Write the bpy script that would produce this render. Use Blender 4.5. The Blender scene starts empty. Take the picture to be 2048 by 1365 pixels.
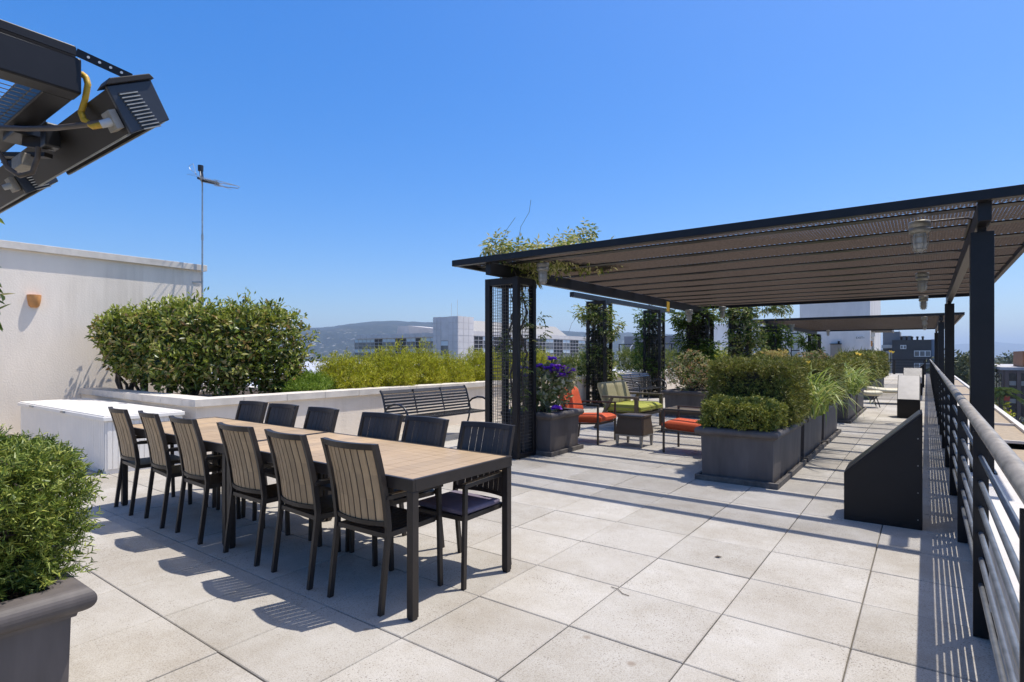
import bpy, bmesh, math, random
import numpy as np
from mathutils import Vector, Matrix, noise
R = math.radians
random.seed(7)
rng = np.random.default_rng(11)
SC = bpy.context.scene
COL = SC.collection
UP = Vector((0, 0, 1))

# ------------------------------------------------------------------ mesh helper
class MB:
    def __init__(s):
        s.v = []; s.f = []; s.sm = []
    def add(s, vs, fs, sm=False):
        o = len(s.v)
        s.v += [tuple(x) for x in vs]
        s.f += [tuple(i + o for i in f) for f in fs]
        s.sm += [sm] * len(fs)
        return s
    def box(s, x0, y0, z0, x1, y1, z1):
        return s.add([(x0, y0, z0), (x1, y0, z0), (x1, y1, z0), (x0, y1, z0), (x0, y0, z1), (x1, y0, z1), (x1, y1, z1), (x0, y1, z1)],
                     [(3, 2, 1, 0), (4, 5, 6, 7), (0, 1, 5, 4), (1, 2, 6, 5), (2, 3, 7, 6), (3, 0, 4, 7)])
    def bar(s, a, b, w, t, up=UP):
        a = Vector(a); b = Vector(b); d = (b - a).normalized(); u = Vector(up)
        x = d.cross(u)
        if x.length < 1e-5: x = d.cross(Vector((1, 0, 0)))
        x.normalize(); z = x.cross(d).normalized()
        x *= w / 2; z *= t / 2
        vs = [a - x - z, a + x - z, a + x + z, a - x + z, b - x - z, b + x - z, b + x + z, b - x + z]
        return s.add(vs, [(0, 1, 2, 3), (7, 6, 5, 4), (4, 5, 1, 0), (5, 6, 2, 1), (6, 7, 3, 2), (7, 4, 0, 3)])
    def tube(s, pts, r, n=8, cap=True):
        pts = [Vector(p) for p in pts]
        k = len(pts)
        rs = r if isinstance(r, (list, tuple)) else [r] * k
        prev = None; vs = []
        for i, p in enumerate(pts):
            d = (pts[min(i + 1, k - 1)] - pts[max(i - 1, 0)])
            d = d.normalized() if d.length > 1e-9 else Vector((0, 0, 1))
            if prev is None:
                x = d.cross(UP if abs(d.z) < .95 else Vector((1, 0, 0))).normalized()
            else:
                x = (prev - d * prev.dot(d))
                x = x.normalized() if x.length > 1e-6 else d.orthogonal().normalized()
            prev = x; y = d.cross(x)
            for j in range(n):
                a = 2 * math.pi * j / n
                vs.append(p + (x * math.cos(a) + y * math.sin(a)) * rs[i])
        fs = []
        for i in range(k - 1):
            for j in range(n):
                fs.append((i * n + j, i * n + (j + 1) % n, (i + 1) * n + (j + 1) % n, (i + 1) * n + j))
        s.add(vs, fs, n > 5)
        if cap:
            s.add(vs[:n], [tuple(reversed(range(n)))]); s.add(vs[-n:], [tuple(range(n))])
        return s
    def prism(s, poly, off):
        poly = [Vector(p) for p in poly]; off = Vector(off); n = len(poly)
        vs = poly + [p + off for p in poly]
        fs = [tuple(reversed(range(n))), tuple(range(n, 2 * n))] + [(i, (i + 1) % n, n + (i + 1) % n, n + i) for i in range(n)]
        return s.add(vs, fs)
    def lathe(s, prof, c=(0, 0, 0), n=16):
        vs = []; k = len(prof)
        for r, z in prof:
            for j in range(n):
                a = 2 * math.pi * j / n
                vs.append((c[0] + r * math.cos(a), c[1] + r * math.sin(a), c[2] + z))
        fs = [(i * n + j, i * n + (j + 1) % n, (i + 1) * n + (j + 1) % n, (i + 1) * n + j) for i in range(k - 1) for j in range(n)]
        return s.add(vs, fs, True)
    def grid(s, rows, sm=True):
        n = len(rows[0]); vs = [p for r in rows for p in r]
        fs = [(i * n + j, i * n + j + 1, (i + 1) * n + j + 1, (i + 1) * n + j) for i in range(len(rows) - 1) for j in range(n - 1)]
        return s.add(vs, fs, sm)
    def mesh(s, name):
        m = bpy.data.meshes.new(name)
        m.from_pydata(s.v, [], s.f)
        m.polygons.foreach_set('use_smooth', s.sm)
        m.update()
        return m

def link(name, me, mat, parent=None, bevel=0, seg=2, loc=None):
    o = bpy.data.objects.new(name, me)
    COL.objects.link(o)
    if mat: me.materials.append(mat)
    if parent: o.parent = parent
    if loc: o.location = loc
    if bevel:
        b = o.modifiers.new('edge', 'BEVEL'); b.width = bevel; b.segments = seg; b.limit_method = 'ANGLE'; b.angle_limit = R(40)
        b.harden_normals = False
    return o

def part(name, mb, mat, parent, bevel=0, seg=2, label=None, fix=False):
    me = mb.mesh(name)
    if fix:
        bm = bmesh.new(); bm.from_mesh(me); bmesh.ops.recalc_face_normals(bm, faces=bm.faces); bm.to_mesh(me); bm.free()
    o = link(name, me, mat, parent, bevel, seg)
    if label: o['label'] = label
    return o

def tag(o, label=None, cat=None, group=None, kind=None):
    if label: o['label'] = label
    if cat: o['category'] = cat
    if group: o['group'] = group
    if kind: o['kind'] = kind
    return o

def thing(name, label, cat, loc=(0, 0, 0), rz=0, group=None):
    o = bpy.data.objects.new(name, None); COL.objects.link(o)
    o.location = loc; o.rotation_euler = (0, 0, rz); o.empty_display_size = .1
    return tag(o, label, cat, group)

def solo(name, mb, mat, label, cat, loc=None, group=None, bevel=0, rz=0):
    o = link(name, mb.mesh(name), mat, None, bevel, 2, loc)
    o.rotation_euler = (0, 0, rz)
    return tag(o, label, cat, group)

def struct(name, mb, mat, bevel=0):
    return tag(link(name, mb.mesh(name), mat, None, bevel), kind='structure')

def copy_tree(o, parent=None):
    c = o.copy(); COL.objects.link(c)
    if parent is not None: c.parent = parent
    for ch in [x for x in COL.objects if x.parent == o]:
        copy_tree(ch, c)
    return c

# ------------------------------------------------------------------ materials
MATS = {}
def _new(name):
    m = bpy.data.materials.new(name); m.use_nodes = True
    nt = m.node_tree; nt.nodes.clear()
    out = nt.nodes.new('ShaderNodeOutputMaterial')
    b = nt.nodes.new('ShaderNodeBsdfPrincipled'); nt.links.new(b.outputs[0], out.inputs[0])
    MATS[name] = m
    return m, nt, b, out

def ramp(nt, fac, stops):
    r = nt.nodes.new('ShaderNodeValToRGB'); e = r.color_ramp.elements
    while len(e) > 1: e.remove(e[-1])
    e[0].position = stops[0][0]; e[0].color = (*stops[0][1], 1)
    for p, c in stops[1:]:
        k = e.new(p); k.color = (*c, 1)
    nt.links.new(fac, r.inputs[0])
    return r.outputs[0]

def ntex(nt, scale, detail=4, rough=.55, vec=None, dist=0):
    n = nt.nodes.new('ShaderNodeTexNoise'); n.inputs['Scale'].default_value = scale
    n.inputs['Detail'].default_value = detail; n.inputs['Roughness'].default_value = rough; n.inputs['Distortion'].default_value = dist
    if vec is not None: nt.links.new(vec, n.inputs['Vector'])
    return n.outputs['Fac']

def pos(nt, scale=(1, 1, 1)):
    g = nt.nodes.new('ShaderNodeNewGeometry')
    mp = nt.nodes.new('ShaderNodeMapping'); mp.inputs['Scale'].default_value = scale
    nt.links.new(g.outputs['Position'], mp.inputs['Vector'])
    return mp.outputs[0]

def mixc(nt, a, b, fac, mode='MIX'):
    m = nt.nodes.new('ShaderNodeMix'); m.data_type = 'RGBA'; m.blend_type = mode
    for sock, val in ((m.inputs[0], fac), (m.inputs[6], a), (m.inputs[7], b)):
        if hasattr(val, 'is_linked'): nt.links.new(val, sock)
        elif isinstance(val, (int, float)): sock.default_value = val
        else: sock.default_value = (*val, 1)
    return m.outputs[2]

def bump(nt, b, h, strength, dist=.01):
    n = nt.nodes.new('ShaderNodeBump'); n.inputs['Strength'].default_value = strength; n.inputs['Distance'].default_value = dist
    nt.links.new(h, n.inputs['Height']); nt.links.new(n.outputs[0], b.inputs['Normal'])

def mat(name, col, rough=.6, metal=0, var=.12, scale=3, bscale=0, bstr=.2, bdist=.004, stretch=(1, 1, 1), spec=.5, col2=None, detail=5):
    m, nt, b, out = _new(name)
    p = pos(nt, stretch)
    f = ntex(nt, scale, detail, .6, p)
    a = tuple(c * (1 - var) for c in col); z = col2 or tuple(min(1, c * (1 + var)) for c in col)
    nt.links.new(ramp(nt, f, [(.3, a), (.7, z)]), b.inputs['Base Color'])
    b.inputs['Roughness'].default_value = rough; b.inputs['Metallic'].default_value = metal
    b.inputs['Specular IOR Level'].default_value = spec
    if bscale: bump(nt, b, ntex(nt, bscale, 4, .6, p), bstr, bdist)
    return m

def leafmat(name, cols, rough=.45, trans=.25, spec=.4):
    m, nt, b, out = _new(name)
    g = nt.nodes.new('ShaderNodeNewGeometry')
    n = len(cols)
    c = ramp(nt, g.outputs['Random Per Island'], [(i / max(1, n - 1), cols[i]) for i in range(n)])
    nt.links.new(c, b.inputs['Base Color']); b.inputs['Roughness'].default_value = rough; b.inputs['Specular IOR Level'].default_value = spec
    t = nt.nodes.new('ShaderNodeBsdfTranslucent'); nt.links.new(mixc(nt, c, (1, 1, .4), .25, 'MULTIPLY'), t.inputs[0])
    mx = nt.nodes.new('ShaderNodeMixShader'); mx.inputs[0].default_value = trans
    nt.links.new(b.outputs[0], mx.inputs[1]); nt.links.new(t.outputs[0], mx.inputs[2]); nt.links.new(mx.outputs[0], out.inputs[0])
    return m

def paver_mat():
    m, nt, b, out = _new('concrete_paver')
    p = pos(nt)
    g = nt.nodes.new('ShaderNodeNewGeometry')
    base = ramp(nt, g.outputs['Random Per Island'], [(0, (.455, .425, .377)), (.5, (.50, .468, .42)), (1, (.535, .503, .453))])
    big = ramp(nt, ntex(nt, .9, 6, .65, p), [(.34, (.74, .705, .65)), (.58, (1, 1, 1))])
    c = mixc(nt, base, big, .8, 'MULTIPLY')
    mid = ramp(nt, ntex(nt, 6, 6, .7, p), [(.3, (.86, .84, .80)), (.65, (1.0, 1.0, 1.0))])
    c = mixc(nt, c, mid, .8, 'MULTIPLY')
    # pitted, washed aggregate: fine dark specks, denser in worn patches
    v = nt.nodes.new('ShaderNodeTexVoronoi'); v.inputs['Scale'].default_value = 62; nt.links.new(p, v.inputs['Vector'])
    sp = ramp(nt, v.outputs['Distance'], [(.12, (1, 1, 1)), (.30, (0, 0, 0))])
    dens = ramp(nt, ntex(nt, 2.2, 4, .6, p), [(.42, (.14, .14, .14)), (.62, (.9, .9, .9))])
    spk = mixc(nt, sp, dens, 1.0, 'MULTIPLY')
    c = mixc(nt, c, (.17, .145, .12), spk)
    fine = ramp(nt, ntex(nt, 160, 3, .7, p), [(.34, (.62, .60, .57)), (.56, (1, 1, 1))])
    c = mixc(nt, c, fine, .8, 'MULTIPLY')
    # scattered dark drip stains
    v2 = nt.nodes.new('ShaderNodeTexVoronoi'); v2.inputs['Scale'].default_value = 3.1; nt.links.new(p, v2.inputs['Vector'])
    st = ramp(nt, v2.outputs['Distance'], [(.035, (1, 1, 1)), (.085, (0, 0, 0))])
    msk = ramp(nt, ntex(nt, 1.1, 2, .5, p), [(.50, (0, 0, 0)), (.60, (.8, .8, .8))])
    c = mixc(nt, c, (.24, .19, .145), mixc(nt, st, msk, 1.0, 'MULTIPLY'))
    nt.links.new(c, b.inputs['Base Color']); b.inputs['Roughness'].default_value = .85; b.inputs['Specular IOR Level'].default_value = .25
    bump(nt, b, mixc(nt, ntex(nt, 110, 4, .7, p), v.outputs['Distance'], .4), .25, .004)
    return m

def wood_mat(name, a, z, axis=0, rough=.55, plank=0, sc=1):
    m, nt, b, out = _new(name)
    st = [14 * sc, 14 * sc, 14 * sc]; st[axis] = .9 * sc
    p = pos(nt, st)
    g = nt.nodes.new('ShaderNodeNewGeometry')
    f = ntex(nt, 2.2, 7, .65, p, .6)
    c = ramp(nt, f, [(.28, a), (.72, z)])
    r = ramp(nt, g.outputs['Random Per Island'], [(0, (.78, .78, .78)), (1, (1.1, 1.08, 1.04))])
    nt.links.new(mixc(nt, c, r, .9, 'MULTIPLY'), b.inputs['Base Color']); b.inputs['Roughness'].default_value = rough
    bump(nt, b, f, .15, .002)
    return m

def stucco_mat(name, col):
    m = _stucco(name, col); nt = m.node_tree
    b = [n for n in nt.nodes if n.type == 'BSDF_PRINCIPLED'][0]; src = b.inputs['Base Color'].links[0].from_socket
    st = ramp(nt, ntex(nt, 3.2, 5, .7, pos(nt, (1, 1, .06))), [(.36, (.84, .82, .79)), (.52, (1, 1, 1))])      # rain streaks
    sm = ramp(nt, ntex(nt, .5, 3, .5, pos(nt)), [(.42, (0, 0, 0)), (.62, (.8, .8, .8))])
    nt.links.new(mixc(nt, src, st, sm, 'MULTIPLY'), b.inputs['Base Color'])
    return m

def _stucco(name, col):
    m, nt, b, out = _new(name)
    p = pos(nt)
    f = ntex(nt, 1.2, 6, .65, pos(nt, (1, 1, .35)))
    nt.links.new(ramp(nt, f, [(.3, tuple(c * .88 for c in col)), (.7, tuple(min(1, c * 1.05) for c in col))]), b.inputs['Base Color'])
    b.inputs['Roughness'].default_value = .9; b.inputs['Specular IOR Level'].default_value = .2
    bump(nt, b, ntex(nt, 38, 5, .6, p), .35, .012)
    return m

M_paver = paver_mat()
M_gap = mat('joint_sand', (.14, .125, .105), .95, var=.4, scale=8)
M_navy = mat('navy_black_paint', (.0095, .0088, .0105), .42, var=.25, scale=6, spec=.35, bscale=90, bstr=.06)
M_black = mat('black_metal_paint', (.02, .0195, .02), .33, var=.2, scale=8)
M_iron = mat('bench_metal', (.022, .022, .024), .26, var=.2, scale=8)
M_frame = mat('chair_frame_metal', (.029, .023, .0195), .45, var=.2, scale=9, spec=.4)
M_mesh = mat('rusty_mesh', (.085, .060, .042), .95, metal=.0, var=.3, scale=25, spec=.06)
M_wire = mat('dark_wire', (.11, .10, .09), .5, var=.2, scale=10)
M_galv = mat('galvanised_metal', (.42, .42, .41), .42, metal=.8, var=.25, scale=9, bscale=60, bstr=.08)
M_handrail = mat('weathered_handrail', (.33, .29, .235), .5, metal=.35, var=.38, scale=16, stretch=(1, .55, 1), bscale=50, bstr=.12)
M_rail = mat('rail_tube_grey', (.17, .175, .18), .38, metal=.45, var=.3, scale=12)
M_slat = wood_mat('brown_composite_slat', (.37, .25, .135), (.54, .385, .225), 2, .6)
M_slatdark = wood_mat('dark_composite_slat', (.04, .034, .03), (.07, .06, .053), 2, .5)
M_top = wood_mat('table_top_composite', (.40, .272, .15), (.54, .395, .24), 0, .5)
M_arm = wood_mat('arm_wood', (.22, .165, .10), (.32, .25, .16), 1, .6)
M_stucco = stucco_mat('warm_white_stucco', (.90, .79, .655))
M_stair = stucco_mat('stair_stucco', (.82, .77, .71))
M_lidbronze = mat('bronze_lid', (.15, .125, .10), .4, metal=.5, var=.2, scale=6)
M_stucco2 = stucco_mat('grey_white_stucco', (.60, .565, .52))
M_cap = mat('cap_stone', (.66, .60, .52), .85, var=.16, scale=4, bscale=45, bstr=.2)
M_white = mat('white_plastic', (.80, .765, .71), .4, var=.04, scale=5)
M_planter = mat('charcoal_planter', (.105, .089, .081), .62, var=.34, scale=5, bscale=70, bstr=.1, stretch=(1, 1, .22))
M_plinth = mat('weathered_plinth', (.12, .105, .09), .8, var=.35, scale=14)
M_soil = mat('potting_soil', (.06, .042, .03), .95, var=.4, scale=20, bscale=30, bstr=.6, bdist=.02)
M_orange = mat('orange_fabric', (.62, .098, .028), .85, var=.1, scale=40, bscale=400, bstr=.2, bdist=.001)
M_green = mat('lime_fabric', (.38, .385, .055), .85, var=.1, scale=40, bscale=400, bstr=.2, bdist=.001)
M_olive = mat('khaki_fabric', (.33, .29, .165), .85, var=.1, scale=40, bscale=400, bstr=.2, bdist=.001)
M_brownbar = mat('brown_metal_bar', (.055, .042, .032), .5, var=.25, scale=10)
M_taupe = wood_mat('taupe_wood', (.12, .085, .05), (.19, .14, .088), 0, .6)
M_ott = mat('brown_vinyl', (.085, .057, .036), .55, var=.15, scale=8, bscale=120, bstr=.12)
M_silver = mat('aged_silver', (.33, .31, .28), .5, metal=.5, var=.2, scale=10)
M_lilac = mat('lilac_cushion', (.17, .145, .20), .9, var=.1, scale=20)
M_beige = mat('beige_shell', (.58, .51, .35), .55, var=.08, scale=8)
M_wedge = mat('bronze_black_metal', (.0145, .0105, .009), .5, var=.2, scale=3.5, spec=.35, bscale=150, bstr=.05)
M_wedgelid = mat('brushed_lid', (.40, .385, .36), .32, metal=.7, var=.12, scale=5)
M_glass = mat('jar_glass', (.42, .42, .40), .15, var=.1, scale=20)
M_lampmetal = mat('cast_aluminium', (.34, .33, .30), .5, metal=.4, var=.22, scale=22)
M_yellow = mat('yellow_conduit', (.62, .37, .03), .45, var=.15, scale=30)
M_conduit = mat('grey_brown_conduit', (.11, .085, .07), .5, var=.2, scale=30)
M_terracotta = mat('terracotta_lamp', (.60, .27, .085), .6, var=.15, scale=12)
M_bark = mat('bark', (.10, .075, .055), .9, var=.4, scale=18, stretch=(1, 1, .3), bscale=40, bstr=.5)
M_red = mat('dark_heater_blue', (.030, .034, .044), .36, var=.2, scale=7)
M_labelgrey = mat('grey_plate', (.30, .27, .23), .6, var=.2, scale=30)
L_cam = leafmat('glossy_shrub_leaf', [(0.03, 0.055, 0.008), (0.06, 0.1, 0.012), (0.12, 0.17, 0.02), (0.2, 0.25, 0.035), (0.36, 0.38, 0.07), (0.5, 0.45, 0.18), (0.3, 0.17, 0.06)], .32, .30, .5)
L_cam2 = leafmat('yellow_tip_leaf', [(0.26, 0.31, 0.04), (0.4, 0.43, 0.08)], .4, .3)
L_gold = leafmat('golden_leaf', [(0.2, 0.2, 0.02), (0.34, 0.36, 0.02), (0.48, 0.5, 0.03), (0.62, 0.6, 0.05), (0.3, 0.24, 0.05)], .5, .3)
L_grass = leafmat('green_blade', [(0.12, 0.2, 0.02), (0.22, 0.33, 0.04), (0.34, 0.43, 0.07)], .4, .35)
L_lily = leafmat('lily_blade', [(0.17, 0.26, 0.04), (0.3, 0.4, 0.07), (0.45, 0.5, 0.12), (0.55, 0.53, 0.2)], .38, .35)
L_ros = leafmat('rosemary_needle', [(.06,.10,.016), (.13,.185,.026), (.25,.30,.045), (.44,.45,.10)], .45, .2)
L_yew = leafmat('yew_needle', [(.06,.08,.012), (.13,.155,.02), (.26,.27,.04), (.42,.40,.09), (.17,.115,.035)], .5, .2)
L_box = leafmat('boxwood_leaf', [(0.12, 0.145, 0.02), (0.22, 0.24, 0.03), (0.36, 0.36, 0.06), (0.46, 0.42, 0.12)], .45, .22)
L_vine = leafmat('wisteria_leaf', [(0.06, 0.11, 0.014), (0.12, 0.185, 0.025), (0.22, 0.28, 0.045), (0.4, 0.4, 0.12), (0.52, 0.46, 0.24)], .42, .35)
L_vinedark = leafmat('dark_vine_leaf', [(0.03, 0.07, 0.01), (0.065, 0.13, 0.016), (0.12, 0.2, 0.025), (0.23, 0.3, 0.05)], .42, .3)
L_vinelit = leafmat('sunlit_vine_leaf', [(.10, .16, .02), (.22, .27, .05), (.42, .42, .13), (.60, .55, .26), (.66, .60, .36)], .42, .35)  # vine leaf colours brightened to stand for sun on the roof vine
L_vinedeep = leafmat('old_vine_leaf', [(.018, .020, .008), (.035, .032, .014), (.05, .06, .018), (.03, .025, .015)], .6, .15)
L_pale = leafmat('pale_variegated_leaf', [(.12, .17, .04), (.26, .30, .11), (.46, .44, .24), (.55, .50, .34)], .5, .3)
L_pink = leafmat('pink_rosette_leaf', [(0.07, 0.12, 0.02), (0.14, 0.2, 0.035), (0.26, 0.32, 0.08), (0.52, 0.52, 0.28), (0.72, 0.62, 0.42), (0.78, 0.34, 0.18)], .5, .3)
L_cream = leafmat('cream_yellow_leaf', [(.30, .29, .07), (.50, .44, .14), (.58, .48, .20), (.62, .42, .16)], .5, .3)
L_con = leafmat('conifer_spray', [(0.055, 0.085, 0.014), (0.11, 0.15, 0.022), (0.19, 0.23, 0.036), (0.32, 0.32, 0.06)], .5, .2)
L_purple = leafmat('purple_petal', [(0.22, 0.035, 0.62), (0.32, 0.06, 0.8), (0.45, 0.12, 0.85)], .5, .35)
L_lav = leafmat('lavender_petal', [(.42, .42, .72), (.55, .56, .80)], .5, .3)
L_yel = leafmat('yellow_petal', [(.75, .50, .05), (.80, .60, .12)], .5, .35)
L_far = leafmat('far_tree_leaf', [(0.05, 0.062, 0.026), (0.085, 0.1, 0.036), (0.14, 0.15, 0.055), (0.2, 0.19, 0.085)], .6, .15)
L_palm = leafmat('palm_frond', [(.06, .10, .02), (.11, .16, .03), (.17, .20, .05)], .5, .25)
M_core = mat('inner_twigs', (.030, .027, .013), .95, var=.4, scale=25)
# ------------------------------------------------------------------ foliage helpers
def unit(a):
    return a / np.maximum(np.linalg.norm(a, axis=1, keepdims=True), 1e-9)

def leaf_arrays(P, D, N, L, W, kind='leaf', droop=0.0):
    """P base points, D along the leaf, N leaf normals (made orthogonal). Returns verts, faces, one island per leaf."""
    n = len(P); D = unit(D); S = unit(np.cross(D, N)); N = np.cross(S, D)
    L = np.broadcast_to(np.asarray(L, float).reshape(-1, 1), (n, 1)); W = np.broadcast_to(np.asarray(W, float).reshape(-1, 1), (n, 1))
    if kind == 'needle':
        V = np.stack([P - S * W * .5, P + S * W * .5, P + D * L + S * W * .18 - N * L * droop, P + D * L - S * W * .18 - N * L * droop], 1)
        F = [[0, 1, 2, 3]]
    elif kind == 'leaf':
        V = np.stack([P, P + D * L * .45 + S * W * .5 + N * W * .12, P + D * L - N * L * (droop + .08), P + D * L * .45 - S * W * .5 + N * W * .12], 1)
        F = [[0, 1, 2], [0, 2, 3]]
    else:  # broad: six corners
        V = np.stack([P, P + D * L * .3 + S * W * .42 + N * W * .1, P + D * L * .65 + S * W * .40 + N * W * .08 - N * L * droop * .4, P + D * L - N * L * droop,
                      P + D * L * .65 - S * W * .40 + N * W * .08 - N * L * droop * .4, P + D * L * .3 - S * W * .42 + N * W * .1], 1)
        F = [[0, 1, 2, 3], [0, 3, 4, 5]]
    k = V.shape[1]
    verts = V.reshape(-1, 3)
    base = (np.arange(n) * k)[:, None]
    faces = []
    for f in F:
        faces += (base + np.array(f)[None, :]).tolist()
    return verts, faces

def foliage(name, arrs, mt, parent=None, kind=None):
    vs = []; fs = []; o = 0
    for v, f in arrs:
        vs.append(v); fs += [[i + o for i in q] for q in f]; o += len(v)
    me = bpy.data.meshes.new(name)
    me.from_pydata(np.concatenate(vs).tolist(), [], fs); me.update()
    ob = link(name, me, mt, parent)
    return ob

def rnd_dirs(n):
    return unit(rng.normal(size=(n, 3)))

def blob(n, blobs, shell=.45, lump=.22, freq=2.6):
    """points near the surface of a union of ellipsoids, lumpy; returns points and outward directions"""
    vols = np.array([b[1][0] * b[1][1] * b[1][2] for b in blobs]) ** .67
    cnt = np.maximum(1, (n * vols / vols.sum()).astype(int))
    PP = []; OO = []
    for (c, r), k in zip(blobs, cnt):
        d = rnd_dirs(int(k)); c = np.array(c); r = np.array(r)
        lum = np.array([noise.noise(Vector(q * freq + c * 1.7)) for q in d])
        rad = (1 - shell * rng.random(len(d)) ** 1.7) * (1 + lump * lum * 1.6)
        PP.append(c + d * r * rad[:, None]); OO.append(unit(d / r))
    P = np.concatenate(PP); O = np.concatenate(OO)
    keep = np.ones(len(P), bool)
    for c, r in blobs:
        q = (P - np.array(c)) / np.array(r)
        keep &= (q * q).sum(1) > .25
    return P[keep], O[keep]

def boxpts(n, lo, hi, depth=.06, lump=.03, soft=.08):
    """points on the skin of a clipped hedge block (no bottom)"""
    lo = np.array(lo, float); hi = np.array(hi, float); s = hi - lo
    ar = np.array([s[1] * s[2], s[1] * s[2], s[0] * s[2], s[0] * s[2], s[0] * s[1]]); cnt = (n * ar / ar.sum()).astype(int)
    PP = []; OO = []
    for i, k in enumerate(cnt):
        u = rng.random((k, 3)); p = lo + u * s; o = np.zeros((k, 3))
        ax, sg = [(0, -1), (0, 1), (1, -1), (1, 1), (2, 1)][i]
        p[:, ax] = lo[ax] if sg < 0 else hi[ax]; o[:, ax] = sg
        PP.append(p); OO.append(o)
    P = np.concatenate(PP); O = np.concatenate(OO)
    c = (lo + hi) / 2; q = (P - c) / (s / 2)
    e = np.sort(np.abs(q), axis=1)[:, 1]            # second largest: 1 at an edge
    P = P - (P - c) * (soft * np.clip((e - .7) / .3, 0, 1) ** 2)[:, None]
    lum = np.array([noise.noise(Vector(x * 3.7)) for x in P])
    P = P + O * (lum * lump - rng.random(len(P)) ** 2 * depth)[:, None]
    return P, O

def sprigs(P, O, k, slen, L, W, spread=.7, upb=.25):
    """k needles along a little stem at every point"""
    n = len(P)
    D = unit(O * .8 + rng.normal(size=(n, 3)) * .55 + np.array([0, 0, upb]))
    out = []
    for i in range(k):
        t = (i + .5) / k
        B = P + D * (slen * t)
        r = unit(np.cross(D, rnd_dirs(n)))
        dd = unit(D * (1 - spread * .55) + r * spread)
        nn = rnd_dirs(n)
        out.append(leaf_arrays(B, dd, nn, L * (.75 + .5 * rng.random(n)), W, 'needle'))
    return out

def leafy(P, O, L, W, kind='leaf', upb=.35, out=.5, jit=.7, droop=.1):
    n = len(P)
    D = unit(O * out + rng.normal(size=(n, 3)) * jit + np.array([0, 0, upb]))
    N = unit(O * .5 + np.array([0, 0, .7]) + rng.normal(size=(n, 3)) * .5)
    return leaf_arrays(P, D, N, L * (.7 + .6 * rng.random(n)), W * (.75 + .5 * rng.random(n)), kind, droop)

def stems(mb, base, tops, r0, r1, n=6, wob=.06):
    for t in tops:
        a = Vector(base) + Vector((random.uniform(-.05, .05), random.uniform(-.05, .05), 0)); b = Vector(t)
        pts = []
        for i in range(5):
            u = i / 4
            p = a.lerp(b, u) + Vector((random.uniform(-wob, wob), random.uniform(-wob, wob), 0)) * (1 if 0 < i < 4 else 0)
            p.z = a.z + (b.z - a.z) * u ** .85
            pts.append(p)
        mb.tube(pts, [r0 + (r1 - r0) * i / 4 for i in range(5)], n)

def blades(n, c, spread, L, w, up=1.2, seg=6, droop=1.0, stiff=0):
    """arching strap leaves; each blade is one island"""
    vs = []; fs = []
    for _ in range(n):
        b = np.array(c) + np.array([random.uniform(-1, 1) * spread[0], random.uniform(-1, 1) * spread[1], 0])
        a = random.uniform(0, 2 * math.pi); l = L * random.uniform(.6, 1.15)
        h = np.array([math.cos(a), math.sin(a), 0]); s = np.array([-h[1], h[0], 0])
        th = math.radians(random.uniform(58, 88)); p = b.copy(); o = len(vs)
        bend = droop * random.uniform(.6, 1.25)
        for i in range(seg + 1):
            t = i / seg; ww = w * (1 - t ** 2.2) * .5 + .0006
            vs += [tuple(p - s * ww), tuple(p + s * ww)]
            ang = th - bend * (math.pi * .72) * t ** 1.3
            p = p + (h * math.cos(ang) + np.array([0, 0, 1]) * math.sin(ang)) * l / seg
            if i: fs.append((o + 2 * i - 2, o + 2 * i - 1, o + 2 * i + 1, o + 2 * i))
    return np.array(vs), fs

# ------------------------------------------------------------------ world, sun, camera
SUNV = Vector((.212, .325, 1)).normalized()
W = bpy.data.worlds.new("World"); SC.world = W; W.use_nodes = True
nt = W.node_tree; nt.nodes.clear()
wo = nt.nodes.new('ShaderNodeOutputWorld'); bg = nt.nodes.new('ShaderNodeBackground')
sk = nt.nodes.new('ShaderNodeTexSky'); sk.sky_type = 'NISHITA'; sk.sun_disc = False
sk.sun_elevation = math.asin(SUNV.z); sk.sun_rotation = math.atan2(SUNV.x, SUNV.y)
sk.altitude = 20; sk.air_density = 1.07; sk.dust_density = 1.3; sk.ozone_density = 8.2
ga = nt.nodes.new('ShaderNodeGamma'); ga.inputs[1].default_value = .77
hs = nt.nodes.new('ShaderNodeHueSaturation'); hs.inputs['Saturation'].default_value = 1.5; hs.inputs['Hue'].default_value = .511; hs.inputs['Value'].default_value = 2.16
nt.links.new(sk.outputs[0], ga.inputs[0]); nt.links.new(ga.outputs[0], hs.inputs['Color']); 
# whitish glare added to the sky round the sun, lifting and whitening the shade
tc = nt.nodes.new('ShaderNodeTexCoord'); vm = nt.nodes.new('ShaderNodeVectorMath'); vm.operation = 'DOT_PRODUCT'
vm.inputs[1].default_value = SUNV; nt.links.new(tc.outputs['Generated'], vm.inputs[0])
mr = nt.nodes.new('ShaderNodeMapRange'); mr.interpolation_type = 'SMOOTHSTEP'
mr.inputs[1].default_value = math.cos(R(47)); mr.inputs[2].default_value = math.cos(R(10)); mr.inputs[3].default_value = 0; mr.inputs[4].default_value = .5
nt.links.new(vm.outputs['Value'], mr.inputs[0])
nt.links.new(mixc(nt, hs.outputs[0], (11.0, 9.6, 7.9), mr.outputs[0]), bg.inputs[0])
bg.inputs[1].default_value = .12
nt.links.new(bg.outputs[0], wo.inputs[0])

sun = bpy.data.lights.new('sun', 'SUN'); sun.energy = 5.0; sun.angle = R(.53); sun.color = (1, .955, .885)
so = bpy.data.objects.new('sun', sun); COL.objects.link(so); so.location = (5, 10, 30)
so.rotation_euler = SUNV.to_track_quat('Z', 'Y').to_euler()

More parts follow.
